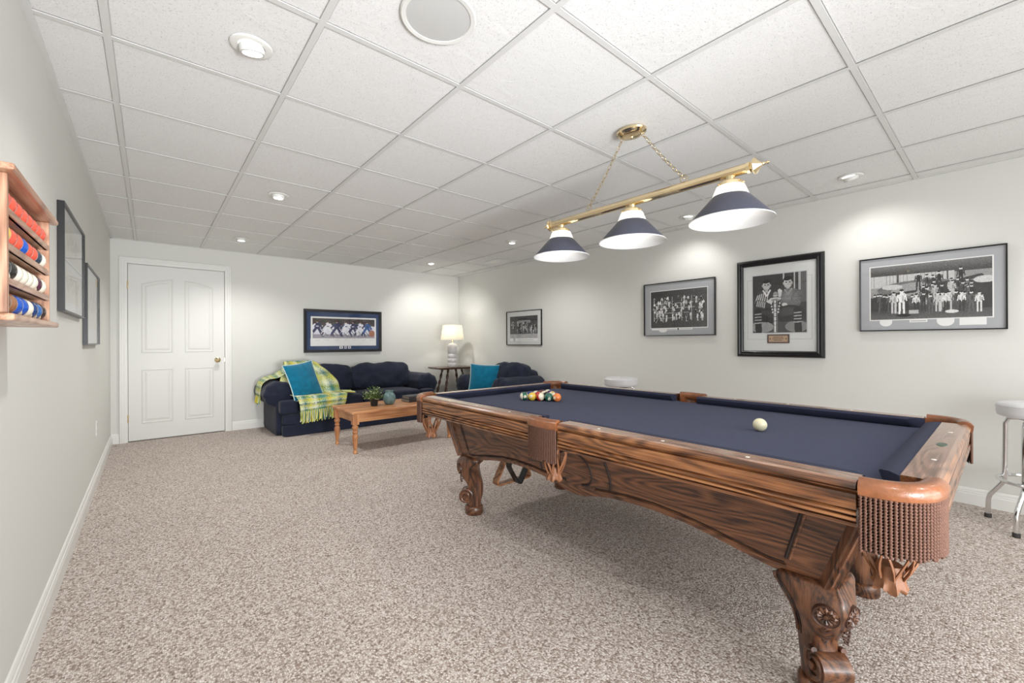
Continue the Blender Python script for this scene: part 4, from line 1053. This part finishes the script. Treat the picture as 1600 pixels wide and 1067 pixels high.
rows = [
 (SH[0], [('brown', rgb(126, 84, 60), 0), ('tan', rgb(150, 104, 74), 0), ('blue', rgb(30, 88, 190), 0), ('blue and white striped', rgb(30, 88, 190), 1), ('white', CRM, 0), ('navy striped', rgb(34, 64, 120), 1), ('white and blue striped', rgb(52, 104, 170), 1), ('dark striped', rgb(60, 44, 44), 1)]),
 (SH[1], [('black', rgb(36, 34, 32), 0), ('black striped', rgb(46, 44, 42), 1), ('cream', CRM, 0), ('cream', CRM, 0), ('cream', CRM, 0), ('cream', CRM, 0), ('maroon striped', rgb(86, 48, 66), 1), ('cream', CRM, 0)]),
 (SH[2], [('yellow', rgb(240, 200, 90), 0), ('coral', CO, 0), ('coral', CO, 0), ('blue', rgb(40, 70, 160), 0), ('coral', CO, 0), ('coral', CO, 0), ('dark slate', rgb(52, 66, 84), 0), ('white', CRM, 0)]),
 (SH[3], [('coral red', CO, 0)]*8)]
ordn = ['first', 'second', 'third', 'fourth', 'fifth', 'sixth', 'seventh', 'eighth']; rown = ['lowest', 'second lowest', 'second highest', 'highest']
for ri, (z, lst) in enumerate(rows):
    for k, (nm, col, st) in enumerate(lst):
        y = ry0+.016+BR+.003+k*(ry1-ry0-.032-2*BR-.006)/7
        o = ball((rx+.0635, y, z+BR+.0006), ball_mat('rackball_%s' % nm.replace(' ', '_'), col, bool(st)), (0, .9 if st else 1.2, .3+k*.4 if not st else 1.2))
        T(o, '%s ball, %s from near end, %s shelf of wall rack' % (nm, ordn[k], rown[ri]), 'ball', 'balls in the wall rack')

# ================================================================== BAR STOOLS
def stool(loc, rz, label):
    s = thing('bar_stool', label, 'stool', (loc[0], loc[1], 0), rz, 'chrome bar stools with white seats')
    H = .757
    mb = MB(); mb.lathe([(0, H-.09), (.150, H-.09), (.166, H-.082), (.172, H-.06), (.172, H-.035), (.173, H-.024), (.169, H-.012), (.150, H-.003), (.08, H), (0, H)], n=40); st = mb.build('seat', VINYL, s, True, angle=50)
    mb = MB(); mb.tube([(.173*cos(a), .173*sin(a), H-.022) for a in np.linspace(0, 2*pi, 48, endpoint=False)], .0025, 6, closed=True); mb.build('seat_piping', VINYL, st, True)
    mb = MB(); mb.lathe([(0, 0), (.011, 0), (.009, .004), (0, .005)], (0, 0, H-.001), 12); mb.build('seat_button', CHROME, st, True)
    mb = MB(); mb.box((-.09, -.09, H-.10), (.09, .09, H-.09)); mb.build('swivel_plate', RUBBER, s)
    for k in range(4):
        a = pi/4+k*pi/2; c_, s_ = cos(a), sin(a)
        pr_ = [(.03, H-.102), (.10, H-.102), (.132, H-.112), (.144, H-.142), (.148, .35), (.150, .26), (.162, .235), (.215, .15), (.224, .12), (.226, .02)]
        # smooth
        pts = [(r_*c_, r_*s_, z) for r_, z in pr_]
        mb = MB(); mb.tube(pts, .0125, 10); lg = mb.build('leg', CHROME, s, True, angle=60)
        mb = MB(); mb.lathe([(0, 0), (.017, 0), (.017, .022), (.014, .026), (0, .026)], (.226*c_, .226*s_, 0), 12); mb.build('foot_cap', RUBBER, lg, True)
    mb = MB(); mb.tube([(.166*cos(a), .166*sin(a), .285) for a in np.linspace(0, 2*pi, 48, endpoint=False)], .0115, 8, closed=True); mb.build('foot_ring', CHROME, s, True)
    return s
a_ = math.atan2(-.12, -.292)
stool((3.965, -.122), math.atan2(.081+.12, 4.055-3.965)-pi/4, 'chrome bar stool with white padded seat, at the right edge by the baseboard')
stool((3.72, 2.61), .2, 'white bar stool seat showing above the far long rail of the pool table')

# ================================================================== SOFA
def arm(sign, Wc, y_front, y_back, zc_, R_, base_x0, base_x1, seed, parent):
    """rolled arm along y: centre x Wc"""
    m_ = MB(); rings = []; n_ = 40; L_ = y_back-y_front
    stations = [(0, .05), (.004, .35), (.012, .62), (.026, .82), (.05, .95), (.085, 1.02), (.12, 1.0), (.2, .97), (.32, .98), (.5, .99), (.75, .98), (.95, .97), (1.0, .93)]
    for i, (t, sc) in enumerate(stations):
        y = y_front+t*L_; rg = []
        for k in range(n_):
            a = 2*pi*k/n_; rr = R_*sc*(1+ .05*sin(9*a+seed)*(1-t)**3*(1 if t > .01 else 0) + .02*noise.noise(Vector((cos(a)*2, sin(a)*2, t*5+seed))))
            rg.append((Wc+rr*cos(a)*1.08, y+.008*noise.noise(Vector((a, t, seed))), zc_+rr*sin(a)))
        rings.append(rg)
    m_.loft(rings); return m_.build('arm_roll', NAVY, parent, True, angle=80)
def upholstery(loc, rz, W_, D_, n_cush, label, name, seat_z=.435, arm_z=.50, armR=.155, back_h=.78, front_ext=.10, bh=None, arm_out=.02, seeds=0):
    s = thing(name, label, 'sofa' if n_cush > 1 else 'armchair', loc, rz)
    hw = W_/2; bw = hw-.17  # base half width
    # local: x along width, y depth (front at -D/2)
    f_ = -D_/2; b_ = D_/2
    def sb(w_, d_, h_, c_, nm, par=s, k=7, wr=.004, puff=0, rot=None, n=12, seed=0, pz=0, ws=9):
        m_ = soft_box(w_, d_, h_, k, n, puff, wr, ws, seed+seeds, pz); M = Matrix.Translation(c_)
        if rot is not None: M = M @ rot
        return xf(m_, M).build(nm, NAVY, par, True, angle=80)
    base = sb(2*bw+.0, D_-.08, .30, (0, .02, .155), 'base', k=16, wr=.002)
    sb(2*bw+.012, .05, .14, (0, f_+.035, .072), 'skirt', base, k=14, wr=.002)
    sb(2*bw+.008, .06, .13, (0, f_+.04, .205), 'front_rail', base, k=10, wr=.002)
    for sx in (-1, 1):
        sb(.13, D_-.16, .42, (sx*(bw-.055+.04), .06, .21), 'arm_panel', k=12, wr=.002)
        arm(sx, sx*(hw-.165), f_+.13, b_-.03, arm_z, armR, 0, 0, 1.7*sx+seeds, s)
    sb(2*bw+.02, .2, .72, (0, b_-.11, .37), 'backrest', k=10, wr=.003)
    cw = (2*(hw-.32))/n_cush
    for k in range(n_cush):
        cx = -(hw-.32)+cw*(k+.5)
        ext = 0
        sb(cw-.006, D_-.30, .165, (cx, -.07-.02, seat_z-.08), 'seat_cushion', k=9, wr=.003, puff=.012, seed=k)
        if n_cush > 1 or True:
            # T-shaped front lobe of the cushion
            sx = -1 if k == 0 else 1
            if k in (0, n_cush-1):
                for q in ((-1, 1) if n_cush == 1 else (sx,)):
                    sb(.19, .135, .160, (q*(bw-.065), f_+.08, seat_z-.08), 'cushion_lobe', k=7, wr=.002, seed=k+3)
        hB = bh or .42
        rot = Matrix.Rotation(radians(-14), 4, 'X') @ Matrix.Rotation(radians(random.uniform(-2, 2)), 4, 'Y')
        one = n_cush == 1
        sb(.72 if one else cw*1.06, .26, hB, (cx+.10 if one else cx*1.02, b_-.30, seat_z+hB/2-.03), 'back_cushion', k=4.2, wr=.022, rot=rot, n=26, seed=k+11, pz=.02, ws=5)
    return s
sofa = upholstery((2.215, 6.05, 0), 0, 2.36, .92, 2, 'navy three-seat sofa with rolled arms against the back wall', 'sofa')
chair = upholstery((3.78, 4.77, 0), -pi/2, 1.18, .92, 1, 'navy rolled-arm armchair against the right wall behind the pool table', 'armchair', seeds=5)

def cushion_pillow(loc, R_, w_, h_, th, label, name='throw_pillow'):
    M = Matrix.Translation(loc) @ R_
    def shape(u, v, s_):
        t = max(0, (1-abs(u)**2.6))**.55*max(0, (1-abs(v)**2.6))**.55
        x = u*w_/2*(1-.07*(1-v*v)*abs(u)); z = v*h_/2*(1-.07*(1-u*u)*abs(v))
        wv = .006*noise.noise(Vector((u*3, v*3, s_)))*t
        return M @ Vector((x, s_*(th/2*t)+wv*s_, z))
    n_ = 22; mb = MB()
    for s_ in (-1, 1):
        vs = [shape(-1+2*i/n_, -1+2*j/n_, s_) for j in range(n_+1) for i in range(n_+1)]
        mb.add(vs, [(j*(n_+1)+i, j*(n_+1)+i+1, (j+1)*(n_+1)+i+1, (j+1)*(n_+1)+i) for j in range(n_) for i in range(n_)])
    o_ = mb.build(name, TEAL, None, True, angle=70); T(o_, label, 'pillow')
    ed = [( -1+2*i/16, -1) for i in range(16)]+[(1, -1+2*i/16) for i in range(16)]+[(1-2*i/16, 1) for i in range(16)]+[(-1, 1-2*i/16) for i in range(16)]
    mb = MB(); mb.tube([shape(u, v, 1) for u, v in ed], .0065, 6, closed=True); mb.build('piping', PIPE, o_, True)
    return o_
cushion_pillow((1.47, 5.76, .655), Matrix.Rotation(radians(22), 4, 'Z') @ Matrix.Rotation(radians(-20), 4, 'X') @ Matrix.Rotation(radians(-7), 4, 'Y'), .42, .47, .13, 'teal velvet throw pillow leaning on the striped throw on the sofa')
cushion_pillow((3.66, 4.90, .60), Matrix.Rotation(radians(-44), 4, 'Z') @ Matrix.Rotation(radians(-14), 4, 'X') @ Matrix.Rotation(radians(3), 4, 'Y'), .43, .42, .13, 'teal velvet throw pillow on the navy armchair')

# throw blanket
def plaid():
    m, nt, b = new_mat('plaid_weave'); L = nt.links.new
    uv = N(nt, 'ShaderNodeUVMap'); sp = N(nt, 'ShaderNodeSeparateXYZ'); L(uv.outputs[0], sp.inputs[0])
    def band(sock, sc, off):
        m1 = N(nt, 'ShaderNodeMath', operation='MULTIPLY_ADD'); m1.inputs[1].default_value = sc; m1.inputs[2].default_value = off; L(sock, m1.inputs[0])
        m2 = N(nt, 'ShaderNodeMath', operation='FRACT'); L(m1.outputs[0], m2.inputs[0]); return m2.outputs[0]
    stops = [(0, rgb(190, 204, 90)), (.16, rgb(222, 226, 190)), (.26, rgb(24, 96, 110)), (.40, rgb(204, 200, 80)), (.55, rgb(226, 230, 214)), (.66, rgb(84, 124, 60)), (.8, rgb(60, 140, 146)), (.93, rgb(216, 196, 70))]
    r1 = ramp(nt, band(sp.outputs['X'], 2.6, .1), stops); r2 = ramp(nt, band(sp.outputs['Y'], 3.4, .35), stops)
    ch = N(nt, 'ShaderNodeTexNoise', Scale=110.0, Detail=2.0); tc = N(nt, 'ShaderNodeTexCoord'); L(tc.outputs['Object'], ch.inputs['Vector'])
    st = ramp(nt, ch.outputs['Fac'], [(.46, (0, 0, 0)), (.54, (1, 1, 1))])
    mx = N(nt, 'ShaderNodeMixRGB'); L(st, mx.inputs[0]); L(r1, mx.inputs[1]); L(r2, mx.inputs[2]); L(mx.outputs[0], b.inputs['Base Color'])
    b.inputs['Roughness'].default_value = .95; bp = N(nt, 'ShaderNodeBump', Strength=.6, Distance=.006); L(ch.outputs['Fac'], bp.inputs['Height']); L(bp.outputs[0], b.inputs['Normal'])
    return m
PL = plaid()
th = thing('throw_blanket', 'fringed lime, teal and yellow woven throw draped over the left end of the sofa', 'blanket', (0, 0, 0))
FC = [plain('fringe_lime', rgb(196, 206, 96), .9), plain('fringe_teal', rgb(44, 116, 124), .9), plain('fringe_cream', rgb(222, 222, 192), .9), plain('fringe_yellow', rgb(206, 190, 70), .9)]
def drape(name, secs, nu=28, wr=.008, seed=0):
    """secs: list of (left point, right point) down the cloth"""
    m_ = MB(); rows = []; nv = (len(secs)-1)*5
    def cr(p, t):
        i = min(int(t), len(p)-2); f = t-i; P0, P1, P2, P3 = p[max(i-1, 0)], p[i], p[i+1], p[min(i+2, len(p)-1)]
        return .5*((2*P1)+(P2-P0)*f+(2*P0-5*P1+4*P2-P3)*f*f+(3*P1-P0-3*P2+P3)*f**3)
    Ls = [Vector(a) for a, b in secs]; Rs = [Vector(b) for a, b in secs]
    for j in range(nv+1):
        t = j/5; a, b = cr(Ls, min(t, len(secs)-1-1e-6)), cr(Rs, min(t, len(secs)-1-1e-6)); row = []
        for i in range(nu+1):
            u = i/nu; p = a.lerp(b, u); nn = noise.noise(Vector((u*5+seed, t*1.1, seed)))
            p = p+Vector((0, -.4, .9))*(abs(nn)*wr*1.5) + Vector((0, -1, 0))*(.004*sin(u*26+t)); row.append(p)
        rows.append(row)
    vs = [p for r in rows for p in r]; n_ = nu+1
    fs = [(j*n_+i, j*n_+i+1, (j+1)*n_+i+1, (j+1)*n_+i) for j in range(nv) for i in range(nu)]
    m_.add(vs, fs); o_ = m_.build(name, PL, th, True, angle=80)
    uvl = o_.data.uv_layers.new(name='UVMap'); 
    for lp in o_.data.loops:
        i = lp.vertex_index; uvl.data[lp.index].uv = ((i % n_)/nu*(Rs[0]-Ls[0]).length/.5, (i//n_)/nv*1.0)
    sm = o_.modifiers.new('solid', 'SOLIDIFY'); sm.thickness = .006; sm.offset = 1
    return o_, rows
main, rows_ = drape('throw_cloth', [((1.36, 6.36, .80), (1.62, 6.36, .80)), ((1.34, 6.20, .875), (1.68, 6.22, .88)), ((1.31, 6.05, .82), (1.80, 6.06, .78)), ((1.24, 5.95, .62), (1.93, 5.92, .62)), ((1.28, 5.86, .475), (1.95, 5.84, .478)),
    ((1.31, 5.72, .475), (1.97, 5.72, .472)), ((1.34, 5.585, .468), (1.95, 5.58, .465)), ((1.36, 5.545, .42), (1.93, 5.545, .43)), ((1.37, 5.532, .36), (1.92, 5.535, .385)), ((1.375, 5.525, .295), (1.90, 5.53, .335))], wr=.012)
def fringe(name, pts, d, L_, parent, per=3):
    fo = None
    for ci in range(4):
        m_ = MB()
        for k in range(ci, len(pts), 4):
            p = Vector(pts[k]); l = L_*random.uniform(.8, 1.1); off = Vector((random.uniform(-.010, .010), random.uniform(-.008, .0), 0)); dv = Vector(d)
            m_.tube([p, p+dv*l*.4+off*.5, p+dv*l*.75+off, p+dv*l+off*1.6], [.0042, .0045, .0048, .006], 5)
        o_ = m_.build(name, FC[ci], parent, True); o_['kind'] = 'stuff'
last = rows_[-1]; fp = [last[i].lerp(last[i+1], t) for i in range(len(last)-1) for t in (0, .33, .66)]
fringe('throw_fringe', fp, (0.0, -.04, -1), .135, main)
rt = [(1.955, 5.90-i*.011, .482) for i in range(28)]
fringe('throw_fringe', [Vector(p)+Vector((.0, 0, .004)) for p in rt], (.80, -.5, -.05), .13, main)
side_, rows2 = drape('throw_fold', [((1.44, 6.02, .84), (1.52, 6.36, .87)), ((1.34, 5.98, .75), (1.38, 6.34, .80)), ((1.22, 5.97, .685), (1.24, 6.33, .71)), ((1.13, 5.98, .672), (1.13, 6.3, .68)), ((1.055, 5.98, .61), (1.05, 6.28, .61)), ((1.03, 5.98, .47), (1.03, 6.26, .47))], nu=16, wr=.006, seed=4)
fringe('throw_fringe', [rows2[-1][i].lerp(rows2[-1][i+1], t) for i in range(16) for t in (0, .5)], (-.05, 0, -1), .10, side_)

# ================================================================== COFFEE TABLE
ct = thing('coffee_table', 'light pine coffee table with turned legs before the sofa', 'table', (2.135, 4.57, 0))
hx, hy, H = .60, .315, .432
mb = MB(); mb.box((-hx, -hy, H-.026), (hx, hy, H)); bevel(mb.build('tabletop', pine(0), ct), .006, 3)
for s_ in (-1, 1):
    mb = MB(); mb.box((-hx+.06, s_*(hy-.05)-.009, H-.115), (hx-.06, s_*(hy-.05)+.009, H-.026)); mb.build('apron', pine(0), ct)
    mb = MB(); mb.box((s_*(hx-.05)-.009, -hy+.06, H-.115), (s_*(hx-.05)+.009, hy-.06, H-.026)); mb.build('apron', pine(1), ct)
LGP = [(0, 0), (.016, 0), (.02, .006), (.022, .02), (.017, .032), (.015, .036), (.018, .05), (.023, .10), (.028, .15), (.03, .175), (.026, .195), (.018, .205), (.024, .212), (.028, .222), (.024, .232), (.018, .238), (.026, .247), (.031, .262), (.030, .275), (.022, .288), (.022, .298)]
l0 = None
for sx in (-1, 1):
    for sy in (-1, 1):
        if l0 is None:
            mb = MB(); mb.lathe(LGP, n=20); mb.box((-.03, -.03, .298), (.03, .03, H-.027)); l0 = mb.build('leg', pine(2), ct, True, angle=35); lo = l0
        else: lo = l0.copy(); COL.objects.link(lo); lo.parent = ct
        lo.location = (sx*(hx-.045), sy*(hy-.045), 0)
ZT = H+.0005
# plant
plt = thing('potted_plant', 'small green and white leafy plant in a dark pot on the coffee table', 'plant', (1.875, 4.53, ZT))
mb = MB(); mb.lathe([(0, 0), (.034, 0), (.036, .004), (.044, .078), (.046, .08), (.046, .086), (.042, .086), (.040, .07), (0, .068)], n=24); mb.build('pot', plain('dark_pot', rgb(30, 34, 38), .4), plt, True)
mb = MB(); m2 = MB(); m3 = MB(); rp = random.Random(4)
for k in range(95):
    a = rp.uniform(0, 2*pi); el = rp.uniform(.05, 1.45); L_ = rp.uniform(.07, .125); d = Vector((cos(a)*cos(el), sin(a)*cos(el), sin(el)*1.05+.1)); base = Vector((cos(a)*.012, sin(a)*.012, .068)); tip = base+d*L_
    mb.tube([base, base+d*L_*.5+Vector((0, 0, .008)), tip], .0012, 4)
    for q in range(7):
        t = .35+.11*q; p = base.lerp(tip, min(t, 1)); b_ = rp.uniform(0, 6.28); ld = (d*.6+Vector((cos(b_), sin(b_), rp.uniform(-.3, .6)))).normalized(); sd = ld.cross(Vector((.3, .2, 1))).normalized(); l = rp.uniform(.014, .022); w_ = l*.28
        up_ = sd.cross(ld)*.003
        (m3 if (q > 4 and rp.random() < .38) else m2).add([p, p+ld*l*.5+sd*w_+up_, p+ld*l, p+ld*l*.5-sd*w_+up_, p+ld*l*.5-up_], [(0, 1, 4), (1, 2, 4), (2, 3, 4), (3, 0, 4)])
mb.build('stems', plain('stem_green', rgb(70, 90, 50), .7), plt)
o = m2.build('leaves', plain('leaf_green', rgb(96, 124, 66), .6, mottle=.3, mscale=60), plt); o['kind'] = 'stuff'
o = m3.build('blossoms', plain('leaf_cream', rgb(206, 214, 176), .6), plt); o['kind'] = 'stuff'
# vase
vs_ = thing('ceramic_vase', 'round grey-teal speckled ceramic vase beside the plant', 'vase', (2.05, 4.525, ZT))
mb = MB(); mb.lathe([(0, 0), (.035, 0), (.052, .012), (.067, .045), (.070, .07), (.064, .10), (.05, .122), (.042, .130), (.042, .150), (.046, .156), (.040, .157), (.037, .13), (0, .12)], n=36)
mb.build('vase_body', plain('vase_glaze', rgb(104, 132, 134), .35, mottle=.35, mscale=26, bump=.4, bscale=60), vs_, True, angle=60)
# books
for k, (w_, d_, h_, z, rz, lab, col) in enumerate(((.30, .20, .035, 0, .02, 'lower dark hardcover book of the pair on the coffee table', rgb(38, 36, 40)), (.285, .19, .032, .0355, -.02, 'upper dark hardcover book of the pair on the coffee table', rgb(52, 54, 58)))):
    b_ = thing('hardcover_book', lab, 'book', (2.42, 4.59, ZT+z), rz, 'books on the coffee table')
    cm = plain('book_cover_%s' % 'ab'[k], col, .5)
    mb = MB(); mb.box((-w_/2, -d_/2, 0), (w_/2, d_/2, .003)); mb.box((-w_/2, -d_/2, h_-.003), (w_/2, d_/2, h_)); mb.box((-w_/2, -d_/2-.001, 0), (w_/2, -d_/2+.003, h_)); bevel(mb.build('cover', cm, b_), .001)
    mb = MB(); mb.box((-w_/2+.005, -d_/2+.003, .003), (w_/2-.005, d_/2-.005, h_-.003)); mb.build('pages', plain('book_pages', rgb(120, 112, 104), .8), b_)
    mb = MB()
    for q in range(9): mb.box((-.06+q*.014, -d_/2-.0016, h_*.35), (-.06+q*.014+.009, -d_/2-.0009, h_*.65))
    mb.build('spine_lettering', plain('title_ink', rgb(150, 120, 110), .6), b_)

# ================================================================== END TABLE + LAMP
et = thing('end_table', 'dark walnut side table on barley-twist legs in the corner', 'table', (3.90, 6.13, 0))
mb = MB(); pts = [(-.36, -.18), (-.32, -.23), (.32, -.23), (.36, -.18), (.36, .18), (.32, .23), (-.32, .23), (-.36, .18)]
mb.loft([[(x*.9, y*.9, .68) for x, y in pts], [(x*.985, y*.985, .695) for x, y in pts], [(x, y, .698) for x, y in pts], [(x, y, .712) for x, y in pts]]); mb.build('tabletop', oak('walnut', 0, rgb(48, 30, 20), rgb(84, 56, 38), rgb(112, 78, 54), .3), et)
for sx in (-1, 1):
    for sy in (-1, 1):
        p0 = Vector((sx*.13, sy*.09, .682)); p1 = Vector((sx*.27, sy*.16, .0)); mb = MB(); rings = []; n_ = 60; ax = (p1-p0).normalized(); ux = ax.cross(Vector((0, 1, 0))).normalized(); uy = ax.cross(ux)
        for i in range(n_+1):
            t = i/n_; tw = 0 if (t < .08 or t > .9) else 1; rg = []
            for k in range(12):
                a = 2*pi*k/12; r_ = .017*(1+ (.38*cos(2*(a-t*20)) if tw else .15)); rg.append(p0.lerp(p1, t)+ux*r_*cos(a)+uy*r_*sin(a))
            rings.append(rg)
        mb.loft(rings); mb.v = [(x, y, max(z, 0.0)) for x, y, z in mb.v]; mb.build('leg', DWOOD, et, True, angle=80)
for sx in (-1, 1):
    mb = MB(); mb.tube([(sx*.25, -.15, .10), (sx*.25, .15, .10)], .014, 10); mb.build('stretcher', DWOOD, et, True)
mb = MB(); mb.tube([(-.25, 0, .10), (.25, 0, .10)], .014, 10); mb.build('stretcher', DWOOD, et, True)
lp = thing('table_lamp', 'white ceramic table lamp with drum shade on the corner table', 'lamp', (3.865, 6.06, .7125))
CER = plain('white_ceramic', rgb(214, 212, 212), .35, mottle=.05, bump=.4, bscale=30)
prof = [(0, 0), (.070, 0), (.076, .01), (.078, .07), (.074, .076), (.079, .082), (.080, .14), (.075, .146), (.080, .152), (.081, .215), (.076, .221), (.081, .227), (.082, .27), (.084, .30), (.082, .34), (.072, .372), (.05, .392), (.02, .402), (.0, .402)]
mb = MB(); mb.lathe(prof, n=36); mb.build('lamp_base', CER, lp, True, angle=50)
mb = MB(); mb.lathe([(0, .40), (.010, .40), (.010, .43), (.016, .435), (.016, .475), (0, .48)], n=14)
mb.tube([(.085, 0, .63), (0, 0, .63), (-.085, 0, .63)], .002, 5); mb.tube([(0, .085, .63), (0, 0, .63), (0, -.085, .63)], .002, 5); mb.tube([(0, 0, .44), (0, 0, .69)], .003, 6)
mb.build('lamp_stem', BRASS, lp, True)
mb = MB(); mb.lathe([(.194, .455), (.160, .700), (.158, .700), (.192, .455)], n=48); mb.build('lamp_shade', translucent('linen_shade', rgb(238, 234, 222), .55), lp, True, angle=60)
mb = MB(); mb.lathe([(0, .48), (.014, .485), (.026, .51), (.03, .535), (.022, .56), (0, .57)], n=16); mb.build('bulb', emis('warm_bulb', (1, .92, .78), 5), lp, True)
light('POINT', 'table_lamp_light', (3.865, 6.06, .7125+.60), 3.2, (1, .96, .90), shadow_soft_size=.03)
